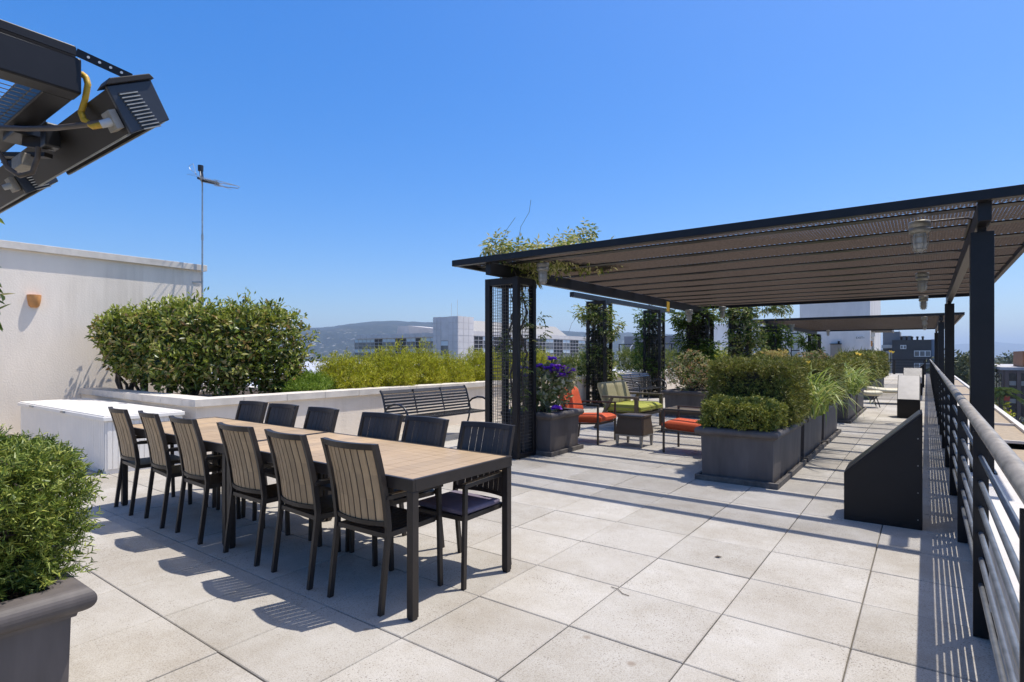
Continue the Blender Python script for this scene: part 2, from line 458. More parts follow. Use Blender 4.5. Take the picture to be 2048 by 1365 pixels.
cam = bpy.data.cameras.new('camera'); co = bpy.data.objects.new('camera', cam); COL.objects.link(co); SC.camera = co
co.location = (0, 0, 1.4224); co.rotation_euler = (R(90), 0, R(36.33))
cam.sensor_width = 36; cam.lens = 1127 / 2048 * 36; cam.shift_y = 27.5 / 2048; cam.clip_start = .05; cam.clip_end = 80000
SC.view_settings.view_transform = 'Standard'; SC.view_settings.look = 'None'; SC.view_settings.exposure = .1; SC.view_settings.gamma = 1
SC.cycles.use_denoising = True
SC.cycles.max_bounces = 8; SC.cycles.transparent_max_bounces = 12
SC.cycles.volume_bounces = 0
SC.cycles.sample_clamp_indirect = 6

# ------------------------------------------------------------------ the deck
TILE = .61; TX0 = -3.484 * TILE; TY0 = 4.2 * TILE           # a joint crossing
def tx(i): return (i - 3.484) * TILE
def ty(j): return (j + 4.2) * TILE
mb = MB()
g = .003
for i in range(-17, 4):
    x0 = tx(i) + g; x1 = tx(i + 1) - g
    x1 = min(x1, .275)
    for j in range(-9, 80):
        y0 = ty(j) + g; y1 = ty(j + 1) - g
        if x1 < -7.8 and y1 > 3.6: continue
        dz = random.uniform(-.0015, .0015); a = random.uniform(-.0012, .0012); b_ = random.uniform(-.0012, .0012)
        e = .004
        vs = [(x0, y0, -.05), (x1, y0, -.05), (x1, y1, -.05), (x0, y1, -.05),
              (x0, y0, dz - .004), (x1, y0, dz - .004 + a), (x1, y1, dz - .004 + a + b_), (x0, y1, dz - .004 + b_),
              (x0 + e, y0 + e, dz), (x1 - e, y0 + e, dz + a), (x1 - e, y1 - e, dz + a + b_), (x0 + e, y1 - e, dz + b_)]
        mb.add(vs, [(0, 1, 5, 4), (1, 2, 6, 5), (2, 3, 7, 6), (3, 0, 4, 7), (4, 5, 9, 8), (5, 6, 10, 9), (6, 7, 11, 10), (7, 4, 8, 11), (8, 9, 10, 11)])
struct('paver_floor', mb, M_paver)
struct('floor_bed', MB().box(-14, -4, -.30, .278, 53, -.022), M_gap)

# low parapet outside the railing
mb = MB().box(.28, -3, -3.0, .585, 56, .40); mb.box(.27, -3, .40, .60, 56, .43)
solo('parapet', mb, M_stucco2, 'long low pale parapet that the black pergola columns stand on, outside the railing', 'parapet', bevel=.006)

# ------------------------------------------------------------------ railing
t = thing('railing', 'black post railing with grey tubes and a weathered round handrail along the roof edge', 'railing', (.22, 0, 0))
part('handrail', MB().tube([(0, -1.8, 1.068), (0, 5, 1.068), (0, 20, 1.068), (0, 52, 1.068)], .031, 20), M_handrail, t)
for z in (.910, .782, .654, .526, .398, .268):
    part('rail', MB().tube([(0, -1.8, z), (0, 52, z)], .0115, 10), M_rail, t)
for k in range(-1, 28):
    y = 1.90 + 1.772 * k
    pb = MB().box(-.031, y - .007, .004, .031, y + .007, 1.036)
    pb.box(.031, y - .006, .03, .052, y + .006, .14)
    po = part('post', pb, M_navy, t, .002)
    if k < 6: part('bracket', MB().box(.049, y - .07, .02, .0585, y + .07, .16), M_navy, po, .002)

# ------------------------------------------------------------------ trellis box columns
def wire_panel(mb, a, b, z0, z1, st, r):
    a = Vector(a); b = Vector(b); L = (b - a).length; n = max(2, round(L / st))
    for i in range(1, n):
        p = a.lerp(b, i / n); mb.tube([(p.x, p.y, z0), (p.x, p.y, z1)], r, 3, False)
    m = round((z1 - z0) / st)
    for i in range(1, m):
        z = z0 + (z1 - z0) * i / m
        mb.tube([(a.x, a.y, z), (b.x, b.y, z)], r, 3, False)

def box_column(parent, x0, x1, y0, y1, H, st=.046, r=.0032, name='trellis_column', lab=None):
    f = MB(); w = .085; d = .07
    for x in (x0, x1 - w):
        for y in (y0, y1 - d): f.box(x, y, 0, x + w, y + d, H)
    for z0, z1 in ((0.012, .075), (H - .095, H - .001)):
        for y in (y0, y1 - d): f.box(x0 + w, y + .003, z0, x1 - w, y + d - .003, z1)
        for x in (x0, x1 - w): f.box(x + .003, y0 + d, z0, x + w - .003, y1 - d, z1)
    c = part(name, f, M_navy, parent, .004)
    if lab: c['label'] = lab
    wm = MB(); z0 = .075; z1 = H - .095
    wire_panel(wm, (x0 + w, y0 + .025, 0), (x1 - w, y0 + .025, 0), z0, z1, st, r)
    wire_panel(wm, (x0 + w, y1 - .025, 0), (x1 - w, y1 - .025, 0), z0, z1, st, r)
    wire_panel(wm, (x0 + .03, y0 + d, 0), (x0 + .03, y1 - d, 0), z0, z1, st, r)
    wire_panel(wm, (x1 - .03, y0 + d, 0), (x1 - .03, y1 - d, 0), z0, z1, st, r)
    part('wire_mesh', wm, M_wire, c)
    return c

# ------------------------------------------------------------------ pergolas
def expanded(mb, x0, x1, y0, y1, rowstep, pitch, wid, z, thin=None):
    """zig-zag strands of expanded metal leaning towards +Y; one long ribbon per row"""
    tilt = R(46); cy = math.cos(tilt) * wid; cz = math.sin(tilt) * wid
    n = int((y1 - y0) / rowstep); k = int((x1 - x0) / (pitch / 2))
    for i in range(n):
        yc = y0 + (i + .5) * rowstep; vs = []
        for j in range(k + 1):
            yy = yc + (rowstep * .5 if (j + i) % 2 else -rowstep * .5)
            x = x0 + (x1 - x0) * j / k
            vs += [(x, yy - cy / 2, z - cz / 2), (x, yy + cy / 2, z + cz / 2)]
        mb.add(vs, [(2 * j, 2 * j + 2, 2 * j + 3, 2 * j + 1) for j in range(k)])

PX0, PX1 = -5.32, .95
def pergola(label, y0, L, fine, cols):
    t = thing('pergola', label, 'pergola', (0, y0, 0))
    for x in (-4.79, .335):
        lab = None
        part('main_beam', MB().box(x, .09, 2.50, x + .088, L - .06, 2.664), M_navy, t, .005)
    # edge frame
    part('edge_beam', MB().box(PX0, 0, 2.652, PX1, .085, 2.735), M_navy, t, .004)
    part('edge_beam', MB().box(PX0, L - .05, 2.652, PX1, L, 2.735), M_navy, t, .004)
    part('edge_beam', MB().box(PX0, .086, 2.654, PX0 + .05, L - .051, 2.733), M_navy, t, .004)
    part('edge_beam', MB().box(PX1 - .05, .086, 2.654, PX1, L - .051, 2.733), M_navy, t, .004)
    n = round((L - .54) / .826); ys = [.54 + .826 * i for i in range(n + 1) if .54 + .826 * i < L - .2]
    for y in ys:
        part('purlin', MB().box(PX0 + .051, y - .065, 2.695, PX1 - .051, y + .065, 2.708), M_navy, t)
    mb = MB()
    edges = [.085] + ys + [L - .05]
    for i in range(len(edges) - 1):
        a = edges[i]; b = edges[i + 1]; q = a + (.065 if i else 0)
        gap = .065 if 0 < i < 5 else .0
        if gap:      # a narrow open seam behind the nearest purlins: thin diamonds only
            expanded(mb, PX0 + .05, PX1 - .05, a, q, *fine, 2.722)
            expanded(mb, PX0 + .05, PX1 - .05, q, q + gap, gap / 3, .035, .0022, 2.722)
            a = q + gap
        expanded(mb, PX0 + .05, PX1 - .05, a, b, *fine, 2.722)
    part('roof_mesh', mb, M_mesh, t)
    for y in cols:
        part('column', MB().box(.302, y - .078, .431, .457, y + .078, 2.46), M_navy, t, .004)
        part('base_plate', MB().box(.285, y - .11, .4305, .475, y + .11, .441), M_navy, t)
        part('beam_bracket', MB().box(.35, y - .05, 2.459, .408, y + .05, 2.501), M_navy, t)
    for y in cols:
        yy = y - .02
        box_column(t, -5.02, -4.455, yy - .04, yy + .42, 2.485, .046 if y0 < 10 else .08)
    return t
P1 = pergola('large dark pergola with mesh roof nearest the table, its front edge crossing the sky', 5.82, 9.46, (.0200, .055, .0108), (.42, 8.72))
P2 = pergola('farther dark mesh pergola seen under the first one, in front of the white stair building', 22.2, 11.7, (.04, .11, .020), (.42, 10.9))

# trellis frame along the wall, tied by one beam; a lone trellis between the pergolas
t = thing('trellis_frame', 'tall dark trellis frame with two wire boxes standing against the planter wall', 'trellis', (0, 0, 0))
for y in (13.8, 17.7): box_column(t, -7.6, -7.0, y, y + .42, 2.90, .08)
part('top_beam', MB().box(-7.36, 12.5, 2.901, -7.24, 19.6, 3.03), M_navy, t, .004)
t = thing('trellis_frame', 'dark vine covered trellis standing free between the two pergolas', 'trellis', (0, 0, 0))
box_column(t, -5.02, -4.41, 18.3, 18.72, 2.95, .08)
part('top_beam', MB().box(-5.3, 18.42, 2.951, -2.9, 18.56, 3.06), M_navy, t, .004)

# ------------------------------------------------------------------ jelly jar lamps
def jar(loc, label, s=1.0, first=[None]):
    if first[0] is None:
        t = thing('jar_lamp', label, 'lamp', loc, 0, 'caged jar lamps under the pergolas')
        part('base', MB().lathe([(0, 0), (.082, 0), (.085, -.012), (.085, -.05), (.078, -.056), (.078, -.062), (.084, -.068), (.084, -.10), (.06, -.115), (0, -.115)], n=20), M_lampmetal, t)
        part('glass_jar', MB().lathe([(.05, -.112), (.056, -.15), (.055, -.22), (.045, -.262), (.022, -.282), (0, -.285)], n=16), M_glass, t)
        c = MB()
        for k in range(6):
            a = k * math.pi / 3; x = math.cos(a); y = math.sin(a)
            c.tube([(x * .066, y * .066, -.11), (x * .063, y * .063, -.22), (x * .05, y * .05, -.27), (x * .02, y * .02, -.295)], .003, 4)
        for z, r in ((-.15, .0655), (-.21, .0635), (-.262, .053)):
            c.tube([(r * math.cos(q * math.pi / 8), r * math.sin(q * math.pi / 8), z) for q in range(17)], .003, 4, False)
        part('cage', c, M_lampmetal, t)
        first[0] = t
    else:
        t = copy_tree(first[0]); t.location = loc; t['label'] = label
    t.scale = (s, s, s)
    return t
jar((-.05, 6.50, 2.667), 'caged jar lamp under the right part of the near pergola, nearest and largest')
jar((-.05, 10.60, 2.667), 'caged jar lamp under the near pergola, middle of the three on the right side')
jar((-.05, 14.80, 2.667), 'caged jar lamp at the far edge of the near pergola, right side')
jar((-4.20, 6.42, 2.667), 'caged jar lamp beside the front left trellis column of the near pergola')
jar((-4.55, 13.3, 2.49), 'caged jar lamp on the leafy rear left column of the near pergola')
jar((-4.25, 14.95, 2.667), 'caged jar lamp at the far left corner of the near pergola')
jar((-.05, 22.9, 2.667), 'caged jar lamp under the right front of the far pergola')
jar((-.05, 27.0, 2.667), 'caged jar lamp under the right rear of the far pergola')
jar((-4.0, 22.9, 2.55), 'caged jar lamp at the front left column of the far pergola')
jar((-4.0, 32.4, 2.667), 'caged jar lamp at the rear left of the far pergola')
# conduit feeding the nearest lamp
solo('conduit', MB().tube([(.03, 6.50, 2.655), (.30, 6.52, 2.655), (.325, 6.60, 2.655), (.326, 7.6, 2.655)], .011, 8), M_conduit,
     'thin grey conduit running from the nearest lamp to the right beam', 'conduit')
solo('warning_tag', MB().box(-4.700, 12.25, 2.40, -4.696, 12.42, 2.62), M_yellow, 'small orange yellow tag hanging on the left beam under the pergola', 'tag')
# ------------------------------------------------------------------ dining tables
def dining_table(x0, x1, label):
    y0, y1, H = 2.095, 2.985, .757
    t = thing('dining_table', label, 'table', ((x0 + x1) / 2, (y0 + y1) / 2, 0), 0, 'two dining tables pushed end to end')
    hx = (x1 - x0) / 2; hy = (y1 - y0) / 2
    f = MB(); w = .05
    f.box(-hx, -hy, H - .066, hx, -hy + .022, H); f.box(-hx, hy - .022, H - .066, hx, hy, H)
    f.box(-hx, -hy + .0225, H - .066, -hx + .022, hy - .0225, H); f.box(hx - .022, -hy + .0225, H - .066, hx, hy - .0225, H)
    part('frame', f, M_frame, t, .002)
    tp = MB(); n = 19; pw = (2 * hx - .05) / n
    for i in range(n):
        a = -hx + .025 + i * pw
        tp.box(a + .001, -hy + .0245, H - .022, a + pw - .001, hy - .0245, H - .0015 + random.uniform(-.0004, .0004))
    part('tabletop', tp, M_top, t)
    for sx in (-1, 1):
        for sy in (-1, 1):
            lx = sx * (hx - .0255); ly = sy * (hy - .0255)
            lg = part('leg', MB().box(lx - .023, ly - .023, .012, lx + .023, ly + .023, H - .067), M_frame, t, .003)
            part('foot', MB().box(lx - .018, ly - .018, 0, lx + .018, ly + .018, .0115), M_black, lg)
    return t
dining_table(-4.155, -2.195, 'long dining table with pale brown top, the half nearest the camera')
dining_table(-6.13, -4.17, 'long dining table with pale brown top, the half toward the white chest')

# ------------------------------------------------------------------ dining chairs
def ypr(z):  # rear upright centre line
    return .055 * z / .45 if z < .45 else .055 - .10 * (z - .45) / .49 + .015 * math.sin(math.pi * (z - .45) / .49)

def make_chair():
    t = thing('dining_chair', '', 'chair')
    LX = .214
    for s in (-1, 1):
        m = MB(); zs = [0, .15, .30, .42, .46]
        for a, b in zip(zs[:-1], zs[1:]):
            d = .015
            m.prism([(s * LX - .0115, ypr(a) - d, a), (s * LX - .0115, ypr(a) + d, a), (s * LX - .0115, ypr(b) + d, b), (s * LX - .0115, ypr(b) - d, b)], (.023, 0, 0))
        part('leg', m, M_frame, t)
        m = MB().bar((s * LX, .485, 0), (s * LX, .47, .61), .023, .030, (0, 1, 0))
        part('leg', m, M_frame, t, .002)
        m = MB().bar((s * LX, .03, .635), (s * LX, .495, .622), .034, .024)
        a = part('armrest', m, M_frame, t, .003)
        part('wood_inlay', MB().bar((s * LX, .07, .6475), (s * LX, .48, .636), .030, .006), M_arm, a)
    # curved back frame
    m = MB(); zs = [.4605 + (.94 - .4605) * i / 6 for i in range(7)]
    for s in (-1, 1):
        for a, b in zip(zs[:-1], zs[1:]):
            d = .016
            m.prism([(s * LX - .0125, ypr(a) - d, a), (s * LX - .0125, ypr(a) + d, a), (s * LX - .0125, ypr(b) + d, b), (s * LX - .0125, ypr(b) - d, b)], (.025, 0, 0))
    def bow(u): return -.040 * (1 - u * u)
    def arc(z0, z1, th):
        n = 10
        for i in range(n):
            u0 = -1 + 2 * i / n; u1 = -1 + 2 * (i + 1) / n; w = LX - .014
            q = []
            for u in (u0, u1):
                q.append([(u * w, ypr(z) + bow(u) + e, z) for z, e in ((z0, -th), (z0, th), (z1, th), (z1, -th))])
            A, B = q
            m.add(A + B, [(0, 1, 5, 4), (1, 2, 6, 5), (2, 3, 7, 6), (3, 0, 4, 7)], False)
    arc(.905, .94, .016); arc(.472, .498, .012)
    part('back_frame', m, M_frame, t)
    r = MB(); fr = MB(); n = 8; w = LX - .022
    for i in range(n):
        u0 = -1 + 2 * i / n; u1 = -1 + 2 * (i + 1) / n
        zz = [.4985, .62, .76, .904]
        for mbx, o0, o1 in ((r, -.0036, -.0004), (fr, .0004, .0036)):
            gp = .0045 if mbx is r else .0016
            x0 = u0 * w + gp; x1 = u1 * w - gp
            for a, b in zip(zz[:-1], zz[1:]):
                vs = []
                for z in (a, b):
                    for x in (x0, x1):
                        u = x / w; yb = ypr(z) + bow(u)
                        vs += [(x, yb + o0, z), (x, yb + o1, z)]
                # order: a(x0:o0,o1)(x1:o0,o1) b(...)
                mbx.add(vs, [(0, 2, 6, 4), (1, 5, 7, 3), (0, 4, 5, 1), (2, 3, 7, 6)])
    bk = part('backrest', r, M_slat, t)
    part('front_slats', fr, M_slatdark, bk)
    sm = MB(); ys = .055; ye = .49
    sm.box(-LX + .015, ys - .012, .405, LX - .015, ys + .014, .432); sm.box(-LX + .015, ye - .036, .405, LX - .015, ye - .0195, .432)
    for s in (-1, 1): sm.box(s * (LX - .023) - .0085, ys + .0145, .40, s * (LX - .023) + .0085, ye - .0365, .430)
    n = 9; w = LX - .036
    for i in range(n):
        x = -w + 2 * w * (i + .5) / n
        sm.box(x - .0175, ys + .015, .418, x + .0175, ye - .037, .431)
    part('seat', sm, M_frame, t)
    return t
chair0 = make_chair()
near = [(-5.89, 'brown slatted dining chair on the camera side of the table, first from the white chest'),
        (-5.26, 'brown slatted dining chair on the camera side of the table, second from the white chest'),
        (-4.61, 'brown slatted dining chair on the camera side, just left of the middle table legs'),
        (-3.85, 'brown slatted dining chair on the camera side, just right of the middle table legs'),
        (-3.23, 'brown slatted dining chair on the camera side, second from the right end of the table'),
        (-2.61, 'brown slatted dining chair on the camera side at the right end, nearest of all')]
far = [(-5.58, 'dark slatted dining chair on the wall side of the table, nearest the white chest'),
       (-5.03, 'dark slatted dining chair on the wall side of the table, second from the white chest'),
       (-4.40, 'dark slatted dining chair on the wall side, third from the white chest'),
       (-3.60, 'dark slatted dining chair on the wall side, in front of the bench end'),
       (-3.09, 'dark slatted dining chair on the wall side, next to the lilac cushion chair'),
       (-2.49, 'dark slatted dining chair on the wall side, carrying a lilac seat cushion')]
for i, (x, lab) in enumerate(near):
    c = chair0 if i == 0 else copy_tree(chair0)
    c.location = (x, 2.035 + random.uniform(-.01, .01), 0); c.rotation_euler.z = R([-4, -6, -3, -1, -3, 2][i]); c['label'] = lab; c['group'] = 'chairs round the dining table'
for i, (x, lab) in enumerate(far):
    c = copy_tree(chair0); c.location = (x, 3.055, 0); c.rotation_euler.z = R(180 + [3, 1, -3, 2, -3, 2][i]); c['label'] = lab; c['group'] = 'chairs round the dining table'
cu = MB().box(-.205, -.19, 0, .205, .19, .035)
o = solo('seat_cushion', cu, M_lilac, 'thin lilac grey cushion on the seat of the right end chair', 'cushion', (-2.49, 2.79, .4325), bevel=.014)

# ------------------------------------------------------------------ benches
def make_bench(label, loc, rz):
    t = thing('bench', label, 'bench', loc, rz, 'black metal benches along the wall')
    L = .97
    back = []; 
    for k in range(9):
        u = k / 8; z = .47 + .385 * u; y = .05 - .105 * u - .03 * math.sin(u * math.pi) * 0 - (.05 * max(0, u - .8) / .2)
        back.append((y, z))
    m = MB()
    for k in range(8):
        (ya, za), (yb, zb) = back[k], back[k + 1]
        if k == 7: ya, za = back[7]; 
        d = Vector((0, yb - ya, zb - za)); nrm = Vector((0, -d.z, d.y)).normalized()
        h = .62 if k < 7 else .95
        a = Vector((0, ya, za)); b = a + d * h
        m.prism([Vector((-L, 0, 0)) + a + nrm * .006, Vector((-L, 0, 0)) + b + nrm * .006, Vector((-L, 0, 0)) + b - nrm * .006, Vector((-L, 0, 0)) + a - nrm * .006], (2 * L, 0, 0))
    part('backrest', m, M_iron, t)
    m = MB()
    for k in range(8):
        y = .065 + .057 * k; z = .435 + .012 * (abs(k - 4) / 4) ** 2 - (.012 if k == 7 else 0)
        m.box(-L, y, z - .006, L, y + .042, z + .006)
    part('seat', m, M_iron, t)
    for x in (-L - .02, L + .02):
        m = MB()
        m.tube([(x, .05, .46), (x, .005, .50), (x, .02, .56), (x, .10, .625), (x, .22, .662), (x, .34, .66), (x, .44, .62), (x, .505, .545), (x, .52, .46), (x, .505, .36), (x, .48, .22), (x, .49, .09), (x, .535, .012)], .017, 10)
        part('armrest', m, M_iron, t)
        m = MB().tube([(x, -.10, .86), (x, -.055, .80), (x, -.02, .70), (x, .045, .46), (x, .02, .30), (x, -.03, .15), (x, -.09, .012)], .017, 10)
        part('leg', m, M_iron, t)
        part('seat_support', MB().tube([(x, .045, .425), (x, .25, .413), (x, .51, .425)], .015, 8), M_iron, t)
    for x in (-L / 3, L / 3):
        m = MB().bar((x, .04, .46), (x, -.075, .86), .02, .012, (0, 1, 0))
        part('back_strap', m, M_iron, t)
    return t
make_bench('long black slatted metal bench behind the dining table, left of the trellis column', (-6.77, 6.86, 0), R(-90))
make_bench('black slatted metal bench with loop arms behind the green loveseat', (-6.95, 15.75, 0), R(-90))

# ------------------------------------------------------------------ lounge seats
def piping(x0, y0, x1, y1, z):
    e = .004; q = [(x0 - e, y0 - e, z), (x1 + e, y0 - e, z), (x1 + e, y1 + e, z), (x0 - e, y1 + e, z), (x0 - e, y0 - e, z)]
    return MB().tube(q, .0055, 6, False)

def cushion(mb, x0, y0, z0, x1, y1, z1, ribs=0, axis=0, n=14, bulge=.012):
    """soft box; ribs pressed across one axis"""
    nx = ribs * 4 if ribs else n; ny = 8
    def top(u, v):
        e = min(1, 6 * min(u, 1 - u)) ** .5 * min(1, 6 * min(v, 1 - v)) ** .5
        r = -.006 * (abs(math.cos(u * ribs * math.pi)) ** 6) if ribs else 0
        return (bulge + r) * e
    rows = []; rows2 = []
    for j in range(ny + 1):
        v = j / ny; ra = []; rb = []
        for i in range(nx + 1):
            u = i / nx
            x = x0 + (x1 - x0) * u; y = y0 + (y1 - y0) * v
            k = top(u, v)
            ed = .35 if min(u, 1 - u, v, 1 - v) < 1e-6 else 1
            zc = (z0 + z1) / 2; hh = (z1 - z0) / 2
            ra.append((x, y, zc + hh * ed + k)); rb.append((x, y, zc - hh * ed - k * .4))
        rows.append(ra); rows2.append(rb[::-1])
    mb.grid(rows); mb.grid(rows2)
    for a in range(2):  # side walls
        j = 0 if a == 0 else ny
        mb.add(rows[j] + rows2[j][::-1], [(i, i + 1, nx + 2 + i, nx + 1 + i) if a else (i + 1, i, nx + 1 + i, nx + 2 + i) for i in range(nx)], True)
        i = 0 if a == 0 else nx
        A = [r[i] for r in rows]; B = [r[::-1][i] for r in rows2]; q = len(A)
        mb.add(A + B, [(k, k + 1, q + k + 1, q + k) for k in range(ny)], True)

def tilt_mesh(mb, pivot, ang):
    m = Matrix.Translation(pivot) @ Matrix.Rotation(ang, 4, 'X') @ Matrix.Translation(-Vector(pivot))
    mb.v = [tuple(m @ Vector(v)) for v in mb.v]

def orange_chair(label, loc, rz):
    t = thing('lounge_chair', label, 'armchair', loc, rz, 'orange armchairs facing each other across the cube table')
    w = .305
    for s in (-1, 1):
        part('armrest', MB().bar((s * w, -.66, .622), (s * w, .013, .632), .028, .022), M_brownbar, t, .002)
        part('leg', MB().box(s * w - .014, -.014, 0, s * w + .014, .013, .6205), M_brownbar, t, .002)
        part('leg', MB().bar((s * w, -.70, 0), (s * w, -.62, .61), .028, .026, (0, 1, 0)), M_brownbar, t, .002)
        part('side_rail', MB().bar((s * w, -.655, .29), (s * w, -.0145, .335), .024, .026), M_brownbar, t)
    part('seat_frame', MB().box(-w + .015, -.05, .305, w - .015, -.022, .335).box(-w + .015, -.62, .272, w - .015, -.59, .302), M_brownbar, t)
    m = MB(); cushion(m, -.272, -.60, .345, .272, .045, .455, 11)
    tilt_mesh(m, Vector((0, 0, .34)), R(3)); part('seat_cushion', m, M_orange, t)
    m = MB(); cushion(m, -.272, 0, 0, .272, .46, .10, 11)
    m.v = [(x, -.555 - y * math.sin(R(18)) - z * math.cos(R(18)), .445 + y * math.cos(R(18)) - z * math.sin(R(18))) for x, y, z in m.v]
    part('back_cushion', m, M_orange, t)
    return t
orange_chair('orange cushioned armchair facing right, beside the purple flower planter', (-4.175, 8.27, 0), R(-90))
orange_chair('orange cushioned armchair facing left, half hidden by the clipped hedge planter', (-3.085, 8.23, 0), R(90))

t = thing('loveseat', 'wide lime green loveseat with khaki back cushions and wooden arms', 'loveseat', (-4.30, 10.33, 0), R(-90))
for s in (-1, 1):
    part('armrest', MB().box(s * .60 - .04, -.70, .605, s * .60 + .04, .03, .645), M_taupe, t, .004)
    part('leg', MB().box(s * .60 - .03, -.04, 0, s * .60 + .03, .025, .604), M_taupe, t, .003)
    part('leg', MB().bar((s * .60, -.86, 0), (s * .60, -.50, .603), .05, .055, (0, 1, 0)), M_taupe, t, .003)
    m = MB(); cushion(m, s * .285 - .275, -.70, .33, s * .285 + .275, .05, .47); cq = part('seat_cushion', m, M_green, t)
    for zz in (.362, .438): part('piping', piping(s * .285 - .275, -.70, s * .285 + .275, .05, zz), M_olive, cq)
    m = MB(); cushion(m, s * .285 - .27, 0, 0, s * .285 + .27, .46, .12)
    m.v = [(x, -.60 - y * math.sin(R(20)) - z * math.cos(R(20)), .47 + y * math.cos(R(20)) - z * math.sin(R(20))) for x, y, z in m.v]
    part('back_cushion', m, M_olive, t)
part('seat_frame', MB().box(-.569, -.70, .27, .569, .02, .325), M_taupe, t, .004)

t = thing('cube_table', 'brown tapered cube side table on short silver legs between the orange armchairs', 'side table', (-3.69, 8.26, 0), 0)
b0 = .225; b1 = .195
vs = [(-b0, -b0, .19), (b0, -b0, .19), (b0, b0, .19), (-b0, b0, .19), (-b1, -b1, .445), (b1, -b1, .445), (b1, b1, .445), (-b1, b1, .445)]
part('body', MB().add(vs, [(3, 2, 1, 0), (4, 5, 6, 7), (0, 1, 5, 4), (1, 2, 6, 5), (2, 3, 7, 6), (3, 0, 4, 7)]), M_ott, t, .008)
part('top', MB().box(-.205, -.205, .4455, .205, .205, .485), M_ott, t, .012)
part('base_frame', MB().box(-.222, -.222, .165, .222, .222, .189), M_silver, t, .003)
for sx in (-1, 1):
    for sy in (-1, 1):
        x = sx * .198; y = sy * .198
        vs = [(x - .014, y - .014, 0), (x + .014, y - .014, 0), (x + .014, y + .014, 0), (x - .014, y + .014, 0), (x - .023, y - .023, .164), (x + .023, y - .023, .164), (x + .023, y + .023, .164), (x - .023, y + .023, .164)]
        part('leg', MB().add(vs, [(3, 2, 1, 0), (4, 5, 6, 7), (0, 1, 5, 4), (1, 2, 6, 5), (2, 3, 7, 6), (3, 0, 4, 7)]), M_silver, t)

t = thing('coffee_table', 'low brown wooden slat table in front of the green loveseat', 'coffee table', (-3.40, 10.45, 0), 0)
m = MB()
for i in range(7): m.box(-.58, -.44 + i * .127, .385, .58, -.44 + i * .127 + .118, .415)
part('tabletop', m, M_taupe, t)
part('apron', MB().box(-.55, -.42, .335, .55, -.39, .384).box(-.55, .39, .335, .55, .42, .384), M_brownbar, t)
for sx in (-1, 1):
    for sy in (-1, 1): part('leg', MB().box(sx * .53 - .025, sy * .40 - .025, 0, sx * .53 + .025, sy * .40 + .025, .334), M_brownbar, t, .003)

# ------------------------------------------------------------------ white chest
t = thing('storage_chest', 'long white plastic storage chest with latched lid below the stucco wall', 'chest', (-7.82, 2.52, 0), 0)
m = MB(); x = -3.45
m.box(-3.45, 0, .045, -.004, .86, .635)
k = 0; x = -3.44
while x < -.03:          # vertical ribs on the front
    m.box(x, -.006, .06, x + .052, -.0005, .63); x += .058
y = .02
while y < .80:
    m.box(-.0035, y, .06, .003, y + .05, .63); y += .056
part('body', m, M_white, t)
m = MB().prism([(-3.45, .01, 0), (-.30, .01, 0), (-.26, .01, .0445), (-3.45, .01, .0445)], (0, .83, 0)).box(-.14, .01, 0, -.01, .85, .0445)
part('base', m, M_white, t)
ld = part('lid', MB().box(-3.49, -.035, .6355, .03, .875, .685).box(-3.46, -.015, .6852, 0, .855, .70), M_white, t, .010)
for xx in (-2.72, -1.35):
    part('latch', MB().box(xx - .055, -.062, .655, xx + .055, -.0355, .685), M_galv, t, .004)

# ------------------------------------------------------------------ sloped metal cabinets
def wedge(label, loc, rz, L=.55, D=.42, lo=.405, hi=.95, lid=None):
    t = thing('sloped_cabinet', label, 'cabinet', loc, rz, 'sloped dark metal cabinets along the railing')
    part('body', MB().prism([(0, 0, 0), (L, 0, 0), (L, 0, hi), (0, 0, lo)], (0, D, 0)), M_wedge, t, .003)
    n = Vector((-(hi - lo), 0, L)).normalized() * .006
    a = Vector((.012, .012, lo + .012)) ; b = Vector((L - .012, .012, hi - .012))
    part('lid', MB().prism([a + n * .5, b + n * .5, b + n * 1.6, a + n * 1.6], (0, D - .024, 0)), lid or M_wedgelid, t)
    tr = MB().bar((L - .012, -.002, .01), (L - .012, -.002, hi - .03), .018, .004, (0, 1, 0))
    k = Vector((L, 0, hi - lo)).normalized(); p0 = Vector((.01, -.002, lo - .012)); tr.bar(p0, p0 + k * (Vector((L, 0, hi - lo)).length - .03), .014, .004, (0, 1, 0))
    tr.box(.004, -.004, .0, L - .004, -.0005, .035)
    part('edge_trim', tr, M_wedge, t)
    for q in (.08, .30, .52, .74):
        if q < hi - .1: part('screw', MB().tube([(L - .03, -.005, q), (L - .03, .002, q)], .005, 8), M_silver, t)
    return t
wedge('dark metal cabinet with a sloping top, the large one in front by the railing', (-.575, 5.63, 0), R(1), lid=M_lidbronze)
wedge('dark cabinet with its pale sloping lid facing the camera, second along the railing', (-.115, 15.42, 0), R(90), D=.42)
wedge('dark sloped cabinet with a grid lit lid, third along the railing', (-.12, 24.4, 0), R(90), D=.55)
wedge('dark sloped cabinet at the far end by the railing, fourth along it', (-.62, 30.2, 0), 0, .55, .6, .45, 1.05)

solo('fallen_leaf', MB().add([(0, 0, .004), (.03, .014, .010), (.06, 0, .005), (.03, -.016, .012), (.03, 0, .003)], [(0, 4, 1), (1, 4, 2), (2, 4, 3), (3, 4, 0)]), M_bark, 'small dry brown leaf lying on the pavers in the foreground', 'leaf', (-1.20, 4.02, .002), rz=.6)
solo('twig', MB().tube([(0, 0, .004), (.05, .015, .006), (.11, .005, .004), (.15, .02, .004)], .0022, 5), M_bark, 'thin dry twig lying on the pavers in the foreground', 'twig', (-1.55, 3.13, .002), rz=-.5)
